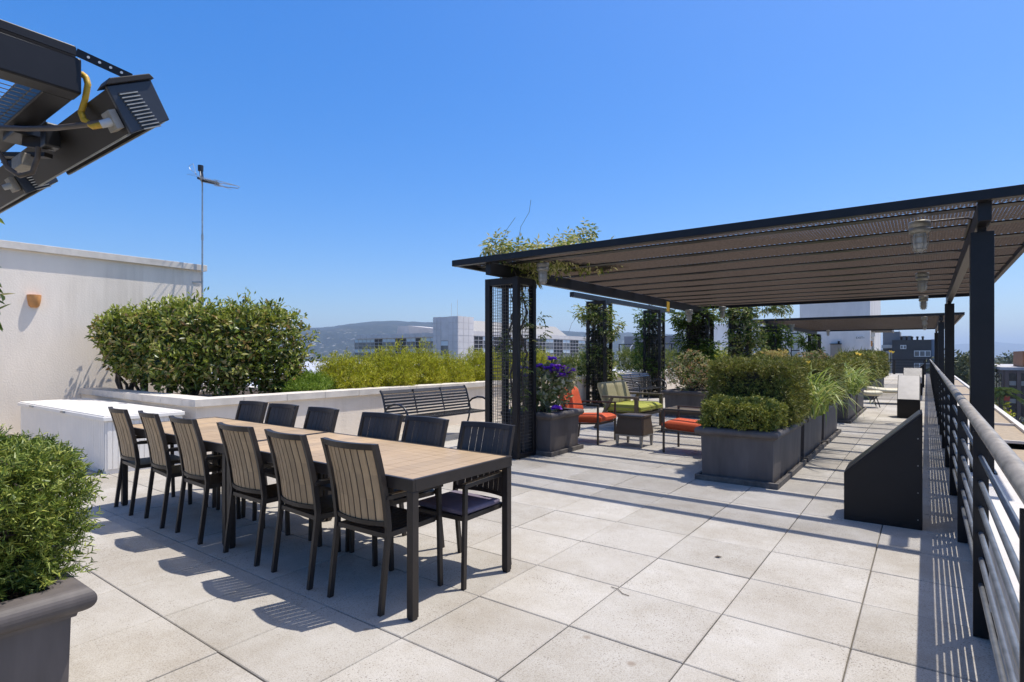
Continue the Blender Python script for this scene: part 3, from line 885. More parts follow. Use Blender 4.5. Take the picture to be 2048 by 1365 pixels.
# ------------------------------------------------------------------ planters
RIM = [(-.045, .50), (.012, .50), (.016, .515), (.030, .518)] + [(.018 + .042 * math.cos(R(-62 + 152 * i / 11)), .560 + .043 * math.sin(R(-62 + 152 * i / 11))) for i in range(12)] + [(-.02, .604), (-.046, .600), (-.05, .50)]
def planter(x0, x1, y0, y1, label, plinth=True, h=.60, cat='planter'):
    t = thing('planter', label, cat, ((x0 + x1) / 2, (y0 + y1) / 2, 0), 0, 'charcoal planters on the deck')
    hx = (x1 - x0) / 2; hy = (y1 - y0) / 2; k = .012
    z0 = .03
    vs = []
    for z, e in ((z0, -k), (.51, 0)):
        vs += [(-hx - e, -hy - e, z), (hx + e, -hy - e, z), (hx + e, hy + e, z), (-hx - e, hy + e, z)]
    part('body', MB().add(vs, [(0, 1, 5, 4), (1, 2, 6, 5), (2, 3, 7, 6), (3, 0, 4, 7), (3, 2, 1, 0)]), M_planter, t)
    m = MB(); vs = []
    for e, z in RIM: vs += [(-hx - e, -hy - e, z), (hx + e, -hy - e, z), (hx + e, hy + e, z), (-hx - e, hy + e, z)]
    n = len(RIM); fs = []
    for i in range(n):
        j = (i + 1) % n
        for q in range(4):
            r = (q + 1) % 4; fs.append((i * 4 + q, i * 4 + r, j * 4 + r, j * 4 + q))
    m.add(vs, fs, False)
    part('rim', m, M_planter, t)
    part('soil', MB().box(-hx + .05, -hy + .05, .45, hx - .05, hy - .05, .545), M_soil, t)
    if plinth:
        m = MB(); e = .055; w = .035
        m.box(-hx - e, -hy - e, 0, hx + e, -hy - e + w, .062); m.box(-hx - e, hy + e - w, 0, hx + e, hy + e, .062)
        m.box(-hx - e, -hy - e + w + .001, 0, -hx - e + w, hy + e - w - .001, .060); m.box(hx + e - w, -hy - e + w + .001, 0, hx + e, hy + e - w - .001, .060)
        m.box(-hx, -hy, .001, hx, hy, .03)
        part('plinth', m, M_plinth, t, .003)
    return t
planter(-2.08, -1.31, 6.48, 8.13, 'charcoal planter holding the clipped hedge, the nearest of the row in the middle')
planter(-2.08, -1.31, 8.37, 9.94, 'charcoal planter with arching lily leaves spilling over, second of the row')
planter(-2.08, -1.31, 10.20, 11.84, 'charcoal planter with a clipped hedge, third of the row')
planter(-2.08, -1.31, 13.60, 15.31, 'charcoal planter with lily leaves just before the loungers')
planter(-2.08, -1.31, 15.56, 17.25, 'charcoal planter with a hedge directly behind the second lily planter')
planter(-2.2, -1.37, 21.1, 22.9, 'charcoal planter beyond the beige loungers, first of the far row')
planter(-2.2, -1.37, 23.1, 24.9, 'charcoal planter, second of the far row before the end')
planter(-2.2, -1.37, 25.1, 27.2, 'charcoal planter at the end of the far row')
planter(-5.03, -4.25, 6.69, 7.49, 'charcoal planter with purple flowers beside the front trellis column')
planter(-4.90, -3.95, 12.65, 13.65, 'charcoal planter with pink tinged shrub in front of the rear trellis column')
planter(-4.95, -4.05, 20.3, 21.3, 'planter under the cream yellow shrub, behind the hedges')
planter(-4.3, -3.4, 25.2, 26.2, 'planter under the reddish shrub, behind the hedges')
planter(-3.55, -2.43, -.75, .68, 'charcoal planter with rosemary at the lower left, closest to the camera')

# ---- plants in them (each its own thing)
def plant(name, label, cat, arrs, mt, part_name='leaves', group=None):
    t = thing(name, label, cat, (0, 0, 0), 0, group)
    foliage(part_name, arrs, mt, t)
    return t

def hedge(label, lo, hi, n, k=6, slen=.06, L=.034, W=.006, mt=None, lump=.06, soft=.10, core=.10, name='hedge', group='clipped hedges in planters', depth=.10, spread=.7, upb=.3):
    P, O = boxpts(n, lo, hi, depth, lump, soft)
    hol = np.array([noise.noise(Vector(x * 8.5 + 7)) for x in P]); P = P - O * (np.clip(hol - .05, 0, 1) * .34)[:, None]
    sel = rng.random(len(P)) < .018
    sh = sprigs(P[sel] + O[sel] * .02, O[sel] + np.array([0, 0, .8]), k + 1, slen * 1.3, L, W, spread * .7, upb + .4)
    t = plant(name, label, 'hedge', sprigs(P, O, k, slen, L, W, spread, upb) + sh, mt or L_yew, 'foliage', group)
    c = core
    m = MB(); a = np.array(lo) + c; b = np.array(hi) - c; a[2] = lo[2] - .02
    m.box(*a, *b)
    part('inner_twigs', m, M_core, t, .06, 3)
    return t
hedge('tall clipped yew hedge, the nearest, behind the low boxwood', (-2.16, 7.02, .62), (-1.24, 8.12, 1.31), 6200, 9, .085, .036, .0072, lump=.07, soft=.06, depth=.09)
hedge('low rounded boxwood hedge in front of the tall yew, in the nearest row planter', (-2.10, 6.44, .59), (-1.30, 6.96, .89), 4600, 7, .05, .021, .0105, L_box, .07, .22, .09, depth=.06)
hedge('clipped yew hedge behind the first lily leaves, in the third row planter', (-2.12, 10.22, .60), (-1.22, 11.84, 1.28), 3600, 6, .08, .045, .009)
hedge('clipped yew hedge behind the second lily leaves', (-2.12, 15.6, .60), (-1.25, 17.2, 1.22), 2600, 6, .09, .06, .013)
hedge('far clipped hedge beyond the loungers, first of three', (-2.35, 21.0, .58), (-1.35, 22.9, 1.38), 2400, 5, .11, .08, .02, lump=.08)
hedge('far clipped hedge beyond the loungers, second of three', (-2.35, 23.1, .58), (-1.35, 24.9, 1.40), 2000, 5, .11, .08, .022, lump=.08)
hedge('far clipped hedge, last of three before the white building door', (-2.35, 25.1, .58), (-1.30, 27.2, 1.45), 2000, 5, .11, .09, .024, lump=.1)
plant('lily_plant', 'arching strap leaves of a day lily spilling from the second row planter', 'plant', [blades(420, (-1.52, 9.12, .56), (.32, .68), 1.02, .026, droop=1.25)], L_lily, 'leaves', 'day lilies in the row planters')
plant('lily_plant', 'arching day lily leaves just before the loungers, farther along the row', 'plant', [blades(400, (-1.54, 14.45, .56), (.32, .74), 1.02, .03, droop=1.2)], L_lily, 'leaves', 'day lilies in the row planters')
for k, (c, lab) in enumerate((((-1.60, 10.05, 1.30), 'yellow lily bloom above the second planter of the row'), ((-1.75, 20.6, 1.42), 'yellow lily bloom among the far hedges'), ((-1.15, 26.8, 1.50), 'small yellow bloom at the end of the far hedges'))):
    n = 10; s = 1 + .25 * k
    a = np.array([(math.cos(i * math.pi / 3 + j * .4), math.sin(i * math.pi / 3 + j * .4), 1.1) for j in range(2) for i in range(6)])
    P0 = np.repeat(np.array([c, (c[0] + .09, c[1] - .10, c[2] - .03)]), 6, 0)
    t = thing('lily_flower', lab, 'flower', (0, 0, 0), 0, 'yellow lily blooms')
    foliage('petals', [leaf_arrays(P0, a, np.tile([0, 0, 1.0], (12, 1)), 0.085 * s, .035 * s, 'broad', -.1)], L_yel, t)
    part('stem', MB().tube([(c[0], c[1], .62), (c[0] - .02, c[1], c[2] - .3), c], .006, 6).tube([(c[0] - .01, c[1], c[2] - .25), (c[0] + .09, c[1] - .10, c[2] - .03)], .005, 6), L_grass, t)

# purple flowered bush by the front trellis
P, O = blob(1900, [((-4.60, 7.10, .92), (.34, .34, .34)), ((-4.42, 7.18, 1.08), (.25, .24, .22)), ((-4.78, 7.0, .85), (.26, .28, .25))], .6, .3)
t = plant('flowering_bush', 'bush with pale leaves and large purple flowers in the planter by the front trellis column', 'bush', [leafy(P, O, .095, .052, 'broad', .3, .5, .7, .2)], L_pale)
m = MB(); stems(m, (-4.62, 7.08, .54), [(-4.45, 7.2, 1.1), (-4.75, 7.0, 1.0), (-4.6, 7.25, 1.15), (-4.4, 7.0, .95), (-4.35, 7.2, 1.25)], .012, .005); part('stems', m, M_bark, t)
for i, c in enumerate([(-4.36, 6.98, 1.25), (-4.30, 7.06, 1.24), (-4.24, 7.12, 1.17), (-4.26, 7.02, 1.13), (-4.46, 6.96, 1.22), (-4.62, 6.95, 1.25), (-4.86, 6.9, 1.22), (-4.86, 6.9, 1.10), (-4.38, 7.0, 1.18), (-4.24, 6.84, .66), (-4.42, 7.0, 1.36), (-4.20, 7.16, 1.20)]):
    a = np.array([(math.cos(k * 1.2566 + i), math.sin(k * 1.2566 + i), .5) for k in range(5)] * 2); a[5:, 2] = .1
    foliage('flower', [leaf_arrays(np.tile(np.array(c), (10, 1)), a + rng.normal(size=(10, 3)) * .15, np.tile([0.2, -.3, 1.0], (10, 1)), .088, .088, 'broad', .2)], L_purple, t)

def rosette(label, blobs, n, L, W, mt, base, cat='shrub', name='rosette_shrub'):
    P, O = blob(n, blobs, .35, .3, 3)
    arr = []
    for i in range(6):
        q = rnd_dirs(len(P)); d = unit(O * .6 + np.cross(O, q) * 1.0 + np.array([0, 0, .15]))
        arr.append(leaf_arrays(P, d, O, L * (.7 + .5 * rng.random(len(P))), W, 'leaf', .15))
    t = plant(name, label, cat, arr, mt)
    m = MB(); tops = [(b[0][0], b[0][1], b[0][2]) for b in blobs]
    stems(m, base, tops + [(b[0][0] + .15, b[0][1] - .1, b[0][2] + .1) for b in blobs], .016, .006); part('stems', m, M_bark, t)
    return t
rosette('rounded shrub with pink, orange and cream leaf tips in front of the rear trellis column', [((-4.45, 13.1, .92), (.52, .5, .30)), ((-4.25, 13.1, 1.12), (.33, .35, .26)), ((-4.72, 13.15, 1.05), (.32, .3, .24)), ((-4.42, 13.2, 1.32), (.22, .22, .18)), ((-4.06, 12.95, 1.0), (.25, .3, .22))], 620, .085, .028, L_pink, (-4.45, 13.1, .54))
rosette('cream yellow shrub rising above the hedges', [((-4.45, 20.8, 1.15), (.62, .5, .38)), ((-4.15, 20.8, 1.3), (.4, .4, .26))], 560, .12, .04, L_cream, (-4.5, 20.8, .54))
rosette('reddish cream shrub to the right of the yellow one, above the hedges', [((-3.8, 25.7, 1.15), (.6, .5, .36)), ((-3.6, 25.6, 1.3), (.4, .4, .24))], 420, .13, .045, L_pink, (-3.85, 25.7, .54))

# rosemary in the close planter
P, O = boxpts(12500, (-3.75, -.85, .55), (-2.42, .78, 1.10), .09, .10, .20)
big = np.array([noise.noise(Vector(x * 2.3 + 3)) for x in P]); P = P + O * (big * .10)[:, None]
hol = np.array([noise.noise(Vector(x * 8 + 1)) for x in P]); P = P - O * (np.clip(hol - .1, 0, 1) * .22)[:, None]
n = len(P); arr = []
D = unit(O * .75 + rng.normal(size=(n, 3)) * .5 + np.array([0, 0, .3])); SL = .058 * (.6 + .7 * rng.random(n))[:, None]
for i in range(14):
    tt = (i + .5) / 14
    B = P + D * SL * tt
    r = unit(np.cross(D, rnd_dirs(n))); dd = unit(D * .62 + r * .8)
    arr.append(leaf_arrays(B, dd, rnd_dirs(n), .028 * (1.1 - .45 * tt) * (.8 + .4 * rng.random(n)), .0056, 'needle', .1))
t = plant('rosemary_bush', 'needle leaved rosemary with tiny pale blue flowers filling the closest planter', 'bush', arr, L_ros)
pk = rng.choice(n, 70, False); pk = pk[P[pk][:, 2] > .75]
a = rnd_dirs(len(pk) * 5)
foliage('blossoms', [leaf_arrays(np.repeat(P[pk] + D[pk] * SL[pk], 5, 0), a, rnd_dirs(len(pk) * 5), .013, .009, 'leaf', .1)], L_lav, t)
m = MB()
for i in range(160):
    k = int(rng.integers(n)); e = P[k] + D[k] * SL[k] * .6; m.tube([tuple(P[k] - O[k] * .14), tuple(P[k]), tuple(e)], [.004, .003, .0015], 5, False)
part('twig_foliage', m, M_bark, t)
m = MB(); m.box(-3.6, -.72, .56, -2.62, .62, .95); part('inner_twigs', m, M_core, t, .12, 3)

# ------------------------------------------------------------------ planter wall
t = thing('planter_wall', 'long low stucco planter wall with stone cap, turning a corner behind the white chest', 'wall', (0, 0, 0))
part('body', MB().box(-7.98, 3.50, -.05, -7.72, 40, .738).box(-11.99, 3.50, -.05, -7.981, 3.76, .738), M_stucco, t)
m = MB(); ys = [3.455]
while ys[-1] < 39.5: ys.append(ys[-1] + (.66 if ys[-1] > 3.5 else .66))
for a, b in zip(ys[:-1], ys[1:]): m.box(-8.02, a + .003, .7385, -7.665, b - .003, .838 + random.uniform(-.001, .001))
xs = [-8.023 - .655 * i for i in range(7)]
for a, b in zip(xs[:-1], xs[1:]): m.box(b + .003, 3.455, .7385, a - .003, 3.80, .838 + random.uniform(-.001, .001))
part('cap', m, M_cap, t, .004)
struct('soil_bed', MB().box(-11.99, 3.765, .2, -7.985, 6.3, .66).box(-9.6, 6.301, .2, -7.985, 40, .66), M_soil)
# curb behind the bed and the pale roof beyond
solo('back_curb', MB().box(-9.75, 6.55, -.5, -9.605, 40, .74).box(-16, 6.305, -.5, -9.605, 6.545, .74), M_stucco2, 'pale low curb behind the planting bed', 'curb', bevel=.01)
struct('membrane_roof', MB().box(-16, 6.56, -.6, -9.76, 40, .42), mat('roof_membrane', (.62, .63, .66), .8, var=.1, scale=1.5))

# ------------------------------------------------------------------ stucco wall at the left, lamp, antenna
t = thing('stucco_wall', 'tall warm white stucco wall of the left building with a thin parapet cap', 'wall', (0, 0, 0))
part('body', MB().box(-18, -8, -.04, -12.0, 5.56, 3.14), M_stucco, t)
part('cap', MB().box(-18, -8, 3.1405, -11.93, 2.30, 3.262).box(-18, 2.304, 3.1405, -11.93, 5.63, 3.262), M_cap, t, .006)
t = thing('wall_lamp', 'orange clay half dome lamp on the stucco wall', 'lamp', (-12.0, 2.85, 2.20), 0)
m = MB(); rows = []
for i in range(9):
    u = i / 8; z = .01 + .21 * u; rr = .095 * (1 - .35 * (1 - u) ** 2.2)
    if i == 0: rr *= .72
    rows.append([(rr * 1.25 * math.sin(a) if True else 0, rr * 1.0 * math.cos(a), z) for a in [math.pi * j / 14 for j in range(15)]])
m.grid(rows); m.add(rows[-1], [tuple(range(15))]); m.add(rows[0], [tuple(reversed(range(15)))])
part('shade', m, M_terracotta, t)
part('wall_plate', MB().box(.0005, -.06, .03, .012, .06, .20), M_lampmetal, t)

t = thing('antenna', 'thin rooftop television antenna mast with bent elements beside the stucco wall end', 'antenna', (-11.86, 5.50, 0))
part('mast', MB().tube([(0, 0, .4), (0, 0, 3.1), (0, 0, 4.95)], [.020, .018, .014], 8).tube([(0, 0, 3.75), (0, 0, 3.86)], .024, 8), M_galv, t)
part('bracket', MB().bar((-.15, -.13, 2.9), (0, 0, 2.9), .03, .02), M_galv, t)
m = MB().bar((-.03, -.02, 5.24), (0, 0, 4.95), .05, .05).bar((0, 0, 4.97), (.27, .19, 4.90), .085, .06).bar((-.06, .08, 4.99), (.09, -.12, 4.97), .05, .04)
m.tube([(-.03, -.02, 5.16), (-.03, -.02, 5.27)], .055, 8)
part('boom', m, M_black, t)
m = MB()
for a in (0, .05): m.tube([(.2, .14, 4.93 + a), (.56, .39, 4.86), (.63, .44, 4.83), (.60, .42, 4.80), (.2, .14, 4.86)], .007, 5, False)
for k in range(7):
    x = .03 + .055 * k; y = .02 + .039 * k
    m.tube([(x - .17, y + .24, 4.99 - .02 * k), (x, y, 4.96 - .02 * k), (x + .17, y - .24, 4.99 - .02 * k)], .0055, 5, False)
m.tube([(-.1, -.06, 5.1), (-.3, -.1, 5.22), (-.36, -.1, 5.30), (-.22, -.08, 5.33), (-.16, -.05, 5.1)], .005, 5, False)
m.tube([(-.1, -.06, 5.1), (-.34, -.15, 5.12), (-.1, -.06, 5.05)], .005, 5, False)
m.tube([(0, 0, 5.0), (.13, -.1, 5.1), (.18, -.12, 5.0), (.1, -.05, 4.82), (0, 0, 4.9)], .006, 5, False)
part('elements', m, M_galv, t)
# conduit riser on the far stucco face
# ------------------------------------------------------------------ broad leaved shrubs behind the chest
SH = [((-11.02, 3.98, .66), [((-11.10, 3.98, 1.92), (.66, .46, .40)), ((-10.9, 4.02, 1.55), (.5, .4, .42))], 'leafy green shrub leaning on the stucco wall, leftmost of the row behind the chest'),
      ((-10.62, 4.10, .66), [((-10.66, 4.10, 1.82), (.55, .48, .55)), ((-10.5, 4.1, 1.4), (.45, .4, .42))], 'leafy green shrub, second from the stucco wall, in the row behind the chest'),
      ((-10.05, 4.25, .66), [((-10.07, 4.30, 1.88), (.55, .5, .62)), ((-10.0, 4.2, 1.35), (.5, .42, .4))], 'leafy green shrub, third from the stucco wall, over the middle of the chest'),
      ((-9.40, 4.30, .66), [((-9.39, 4.45, 1.78), (.58, .52, .70)), ((-9.4, 4.2, 1.3), (.5, .42, .38))], 'leafy green shrub with bare trunks, fourth from the stucco wall'),
      ((-8.98, 4.70, .66), [((-8.90, 4.85, 1.74), (.55, .52, .72)), ((-8.9, 4.6, 1.25), (.45, .42, .4))], 'leafy green shrub near the wall corner, fifth from the stucco wall'),
      ((-8.95, 5.45, .66), [((-8.85, 5.45, 1.70), (.52, .55, .74)), ((-8.75, 5.4, 1.2), (.42, .42, .42))], 'leafy green shrub at the right end of the row behind the chest'),
      ((-10.05, 5.30, .66), [((-10.05, 5.35, 1.75), (.75, .5, .70))], 'leafy green shrub in the back of the bed, behind the others')]
SH = [((b[0] - .12, b[1] - .07, b[2]), [((c[0] - (.12 if c[0] > -11 else .02), c[1] - .08, c[2]), r) for c, r in bl], l) for b, bl, l in SH]
for base, bl, lab in SH:
    n = 4300
    P, O = blob(n, bl, .62, .34, 3.2)
    t = thing('shrub', lab, 'shrub', base, 0, 'leafy shrubs in the bed behind the chest')
    off = np.array(base); P[:, 2] = .66 + (P[:, 2] - .66) * .88
    v, f = leafy(P - off, O, .096, .046, 'broad', .25, .45, .75, .25)
    foliage('crown', [(v, f)], L_cam, t)
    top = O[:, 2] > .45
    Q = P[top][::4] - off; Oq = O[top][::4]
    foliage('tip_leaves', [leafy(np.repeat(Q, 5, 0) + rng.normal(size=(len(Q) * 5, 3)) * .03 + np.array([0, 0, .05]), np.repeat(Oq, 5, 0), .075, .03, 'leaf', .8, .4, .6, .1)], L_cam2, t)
    m = MB()
    tops = [tuple(P[int(rng.integers(len(P)))] * .8 + np.array(bl[0][0]) * .2 - off) for _ in range(7)]
    stems(m, (0, 0, -.02), tops, .030, .008, 7, .07); part('trunk', m, M_bark, t)

# golden bushes along the wall
GB = [(-8.55, 5.75, .45, .33, 'small grassy green tuft, leftmost of the golden bushes on the wall', L_grass), (-8.6, 6.55, .62, .62, 'golden green bush, second along the wall, right of the leafy shrubs', L_gold), (-8.5, 7.45, .62, .74, 'golden green bush, tallest, third along the wall, behind the bench', L_gold),
      (-8.6, 8.35, .60, .72, 'golden green bush, fourth along the wall, behind the bench', L_gold), (-8.55, 9.2, .58, .58, 'golden green bush, fifth along the wall, with the grey tower above it', L_gold), (-8.5, 10.3, .66, .70, 'golden green bush seen left of the front trellis column', L_gold),
      (-8.5, 11.4, .62, .68, 'golden green bush seen through the wire of the front trellis column', L_gold), (-8.45, 12.5, .68, .74, 'golden green bush behind the purple flowers', L_gold), (-8.6, 26.5, 1.1, .95, 'golden green bush far along the wall, between the leafy columns', L_gold), (-8.6, 30.5, 1.2, .95, 'golden green bush farthest along the wall', L_gold)]
for x, y, r, h, lab, mt in GB:
    P, O = blob(6400 if y < 13 else 2200, [((x, y, .70 + h * .48), (r * .92, r * .74, h * .60)), ((x + .2, y - .15, .70 + h * .3), (r * .75, r * .8, h * .4))], .65, .5, 4)
    P = P[P[:, 2] > .66]; O = O[:len(P)]; n = len(P)
    arr = []
    sc = 1 if y < 13 else 1.8
    D = unit(rng.normal(size=(n, 3)) * .45 + np.array([0, 0, .75]) + O * .5)
    for i in range(4):
        r_ = unit(np.cross(D, rnd_dirs(n)))
        arr.append(leaf_arrays(P + D * (.02 * i), unit(D * .8 + r_ * .6), rnd_dirs(n), .066 * sc * (.6 + .7 * rng.random(n)), .0105 * sc, 'leaf', .1))
    t = plant('golden_bush', lab, 'bush', arr, mt, 'foliage', 'golden bushes along the planter wall')
    m = MB(); stems(m, (x, y, .66), [(x + random.uniform(-r, r) * .6, y + random.uniform(-r, r) * .6, .7 + h * .7) for _ in range(10)], .010, .004, 5); part('stems', m, M_bark, t)

# dark conifer shrubs farther along the wall
for k, (y, h, lab) in enumerate(((14.6, .55, 'low dark conifer shrub left of the wall trellis'), (15.6, .78, 'feathery conifer shrub right of the first wall trellis'), (16.6, .82, 'feathery conifer shrub in the middle between the wall trellises'), (18.9, .86, 'feathery conifer shrub right of the second wall trellis'), (20.2, .88, 'feathery conifer shrub in front of the far hills'), (21.8, .9, 'dark conifer shrub beside the rear trellis column'))):
    x = -8.5
    bl = [((x + random.uniform(-.4, .4), y + random.uniform(-.6, .6), .72 + h * .5), (.24, .24, h * random.uniform(.38, .6))) for _ in range(8)]
    P, O = blob(1100, bl, .5, .35, 4)
    t = plant('conifer_shrub', lab, 'shrub', sprigs(P, O * np.array([.5, .5, .4]), 5, .13, .07, .016, .45, .9), L_con, 'foliage', 'conifer shrubs along the wall')
    m = MB(); stems(m, (x, y, .66), [b[0] for b in bl], .012, .005, 5); part('stems', m, M_bark, t)

# ------------------------------------------------------------------ climbing vines
def vine(label, blobs, n, L, W, mt=None, stem=None, shell=.7, trail=None):
    blobs = [(c, tuple(q * .86 for q in r)) for c, r in blobs]
    P, O = blob(n, blobs, shell, .4, 4)
    arr = []
    k = 5; D = unit(O * .5 + rng.normal(size=P.shape) * .5 + np.array([0, 0, -.25]))
    for i in range(k):      # pinnate leaves: pairs of leaflets along a stalk
        S = unit(np.cross(D, np.tile([0.1, 0.05, 1.0], (len(P), 1)))) * (1 if i % 2 else -1)
        arr.append(leaf_arrays(P + D * (L * .55 * (i // 2 + .3)), unit(D * .6 + S * (.9 if i < 4 else 0)), unit(np.array([0, 0, 1.0]) + rng.normal(size=P.shape) * .4), L * (.7 + .5 * rng.random(len(P))), W, 'leaf', .2))
    t = plant('climbing_vine', label, 'vine', arr, mt or L_vine, 'foliage', 'vines climbing the trellises')
    m = MB()
    for s in stem or []: m.tube(s, [.016] * (len(s) - 1) + [.006], 6)
    for s in trail or []: m.tube(s, .0035, 4, False)
    if m.v: part('stem', m, M_bark, t)
    return t
def wav(x, y, z0, z1, a=.08):
    return [(x + a * math.sin(3 * i), y + a * math.cos(2.3 * i + x), z0 + (z1 - z0) * i / 8) for i in range(9)]
vine('vine with sunlit leaf colours heaped on the front left corner of the near pergola roof', [((-4.75, 6.5, 2.86), (.42, .35, .16)), ((-4.35, 6.9, 2.84), (.5, .45, .2)), ((-4.3, 7.35, 2.98), (.32, .3, .24)), ((-4.2, 7.6, 3.20), (.16, .17, .26)), ((-4.0, 7.5, 2.88), (.45, .4, .14)), ((-4.95, 6.35, 2.98), (.16, .16, .2)), ((-4.7, 6.75, 2.60), (.3, .25, .16))], 1026, .085, .032, L_vinelit,
     [wav(-4.62, 6.42, 0, 2.6)], trail=[[(-4.9, 6.4, 2.9), (-4.85, 6.45, 3.2), (-4.72, 6.5, 3.38)], [(-4.7, 6.5, 2.9), (-4.66, 6.55, 3.25), (-4.55, 6.6, 3.45), (-4.52, 6.6, 3.62)]])
vine('thin vine with few leaves inside the wire of the front trellis column', [((-4.62, 6.42, 1.2), (.16, .10, .75)), ((-4.55, 6.45, 2.05), (.14, .10, .38)), ((-4.85, 6.42, 1.55), (.1, .08, .3)), ((-4.35, 6.6, 1.7), (.08, .06, .3))], 170, .07, .026, None, [wav(-4.70, 6.40, 0, 2.3, .05), wav(-4.55, 6.46, 0, 2.3, .05)])
vine('bushy vine with hanging tips on the first wall trellis', [((-7.35, 14.0, 2.55), (.55, .35, .30)), ((-7.0, 14.0, 2.15), (.40, .28, .32)), ((-7.62, 13.9, 2.62), (.4, .3, .22)), ((-7.2, 14.0, 1.5), (.28, .22, .45)), ((-7.1, 14.1, .95), (.3, .25, .3)), ((-7.62, 14.0, 1.3), (.22, .25, .5)), ((-7.85, 13.9, .95), (.3, .3, .25))], 875, .10, .04, None, [wav(-7.3, 14, .0, 2.6), wav(-7.4, 14.1, 0, 2.6)],
     trail=[[(-7.8, 13.8, 2.6), (-8.0, 13.7, 2.3), (-8.1, 13.7, 2.05)]])
vine('dark vine on the second wall trellis, in front of the hills', [((-7.5, 17.9, 2.65), (.5, .3, .28)), ((-7.75, 17.9, 2.0), (.22, .25, .6)), ((-7.8, 17.9, 1.25), (.25, .28, .5)), ((-7.3, 17.9, 1.0), (.25, .25, .4))], 574, .11, .042, L_vinedark, [wav(-7.35, 17.9, 0, 2.6)])
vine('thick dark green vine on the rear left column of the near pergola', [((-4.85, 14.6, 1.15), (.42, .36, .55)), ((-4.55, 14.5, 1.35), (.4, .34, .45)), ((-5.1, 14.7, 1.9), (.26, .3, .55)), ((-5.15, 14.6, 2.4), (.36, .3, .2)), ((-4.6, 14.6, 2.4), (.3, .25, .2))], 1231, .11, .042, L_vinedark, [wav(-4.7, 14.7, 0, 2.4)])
vine('vine with yellow tips on the free trellis between the pergolas', [((-4.7, 18.4, 2.75), (.55, .3, .30)), ((-4.35, 18.4, 2.2), (.32, .28, .6)), ((-4.2, 18.4, 1.6), (.26, .26, .45)), ((-4.85, 18.3, 1.6), (.24, .2, .8)), ((-3.7, 18.5, 2.95), (.6, .3, .28)), ((-5.3, 18.5, 2.75), (.35, .25, .22))], 848, .12, .046, None, [wav(-4.7, 18.5, 0, 2.8)])
vine('dark vine on the front left column of the far pergola', [((-4.7, 22.8, 2.2), (.4, .3, .45)), ((-4.9, 22.7, 1.4), (.28, .26, .6)), ((-4.3, 22.8, 2.0), (.28, .28, .6))], 437, .14, .055, L_vinedark, [wav(-4.7, 22.8, 0, 2.4)])
vine('dark vine on the rear left column of the far pergola', [((-5.0, 33.2, 2.2), (.5, .4, .5)), ((-4.7, 33.2, 1.4), (.35, .3, .6))], 300, .18, .07, L_vinedark, [wav(-4.7, 33.2, 0, 2.4)])
for (cx, cy, z1, lab) in ((-7.3, 14.0, 2.85, 'dense dark vine stems filling the first wall trellis box'), (-7.3, 17.9, 2.85, 'dense dark vine stems filling the second wall trellis box'), (-4.72, 14.6, 2.45, 'dense dark vine stems filling the rear left column of the near pergola'),
                          (-4.72, 18.5, 2.85, 'dense dark vine stems filling the free trellis box'), (-4.72, 22.8, 2.45, 'dense dark vine stems filling the front left column of the far pergola')):
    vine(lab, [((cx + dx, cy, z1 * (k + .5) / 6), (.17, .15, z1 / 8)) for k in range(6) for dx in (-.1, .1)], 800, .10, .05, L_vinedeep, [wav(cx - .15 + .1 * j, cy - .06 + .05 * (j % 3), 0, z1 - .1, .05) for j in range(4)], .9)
# sprigs hanging in at the left edge from the column beside the camera
pts = [(-3.93, .80, 2.23), (-3.90, .83, 2.19), (-3.95, .80, 1.90), (-3.92, .82, 1.84), (-3.90, .84, 1.79), (-3.90, .85, 1.73), (-3.89, .86, 1.62), (-3.93, .83, 1.58), (-3.96, .81, 1.66), (-3.97, .80, 1.45), (-3.98, .8, 1.18)]
P = np.repeat(np.array(pts), 3, 0) + rng.normal(size=(33, 3)) * .02 + np.array([-.085, -.06, 0])
D = rng.normal(size=(33, 3)) * .5 + np.array([.55, .35, -.35])
t = plant('climbing_vine', 'few fresh green leaves of a vine hanging in at the left edge below the heaters', 'vine', [leaf_arrays(P, D, unit(np.tile([0, -.3, 1.0], (33, 1)) + rng.normal(size=(33, 3)) * .4), .085, .030, 'broad', .2)], L_vine, 'foliage')
part('stem', MB().tube([(-4.18, .64, 2.3), (-4.07, .73, 2.05), (-4.01, .76, 1.84), (-3.98, .79, 1.62), (-4.06, .74, 1.40), (-4.08, .72, 1.1)], .004, 5), M_bark, t)

# ------------------------------------------------------------------ heaters on their own pergola corner
t = thing('pergola_corner', 'dark steel pergola corner with wire mesh at the upper left, carrying the heaters', 'pergola', (-2.8, .82, 0))
part('main_beam', MB().box(-.10, -5, 2.493, 0, 0, 2.640), M_navy, t, .008)
part('cross_beam', MB().box(-7, -.105, 2.495, -.101, -.003, 2.638), M_navy, t, .006)
part('edge_bar', MB().box(-.12, -5, 2.645, -.035, -.01, 2.700), M_navy, t, .004)
part('purlin', MB().box(-7, -.34, 2.515, -.101, -.29, 2.555), M_navy, t)
m = MB()
for i in range(48): x = -.12 - .05 * i; m.tube([(x, -2.4, 2.505), (x, -.106, 2.505)], .0024, 3, False)
for i in range(46): y = -.13 - .05 * i; m.tube([(-2.6, y, 2.508), (-.101, y, 2.508)], .0024, 3, False)
part('wire_mesh', m, M_wire, t)
part('column', MB().box(-6.9, -.20, 0, -6.8, -.10, 2.494), M_navy, t, .004)
m = MB().bar((.0, -.35, 2.665), (.0, -.02, 2.66), .006, .03).bar((.0, -.02, 2.66), (.08, .15, 2.60), .005, .032)
sp = part('strap', m, M_navy, t)
h = MB()
for i in range(4):
    u = .22 + .2 * i; c = Vector((.0, -.02, 2.66)).lerp(Vector((.08, .15, 2.60)), u)
    h.tube([c + Vector((-.004, .002, 0)), c + Vector((.0045, -.0022, 0))], .0055, 8)
part('hole', h, M_white, sp)

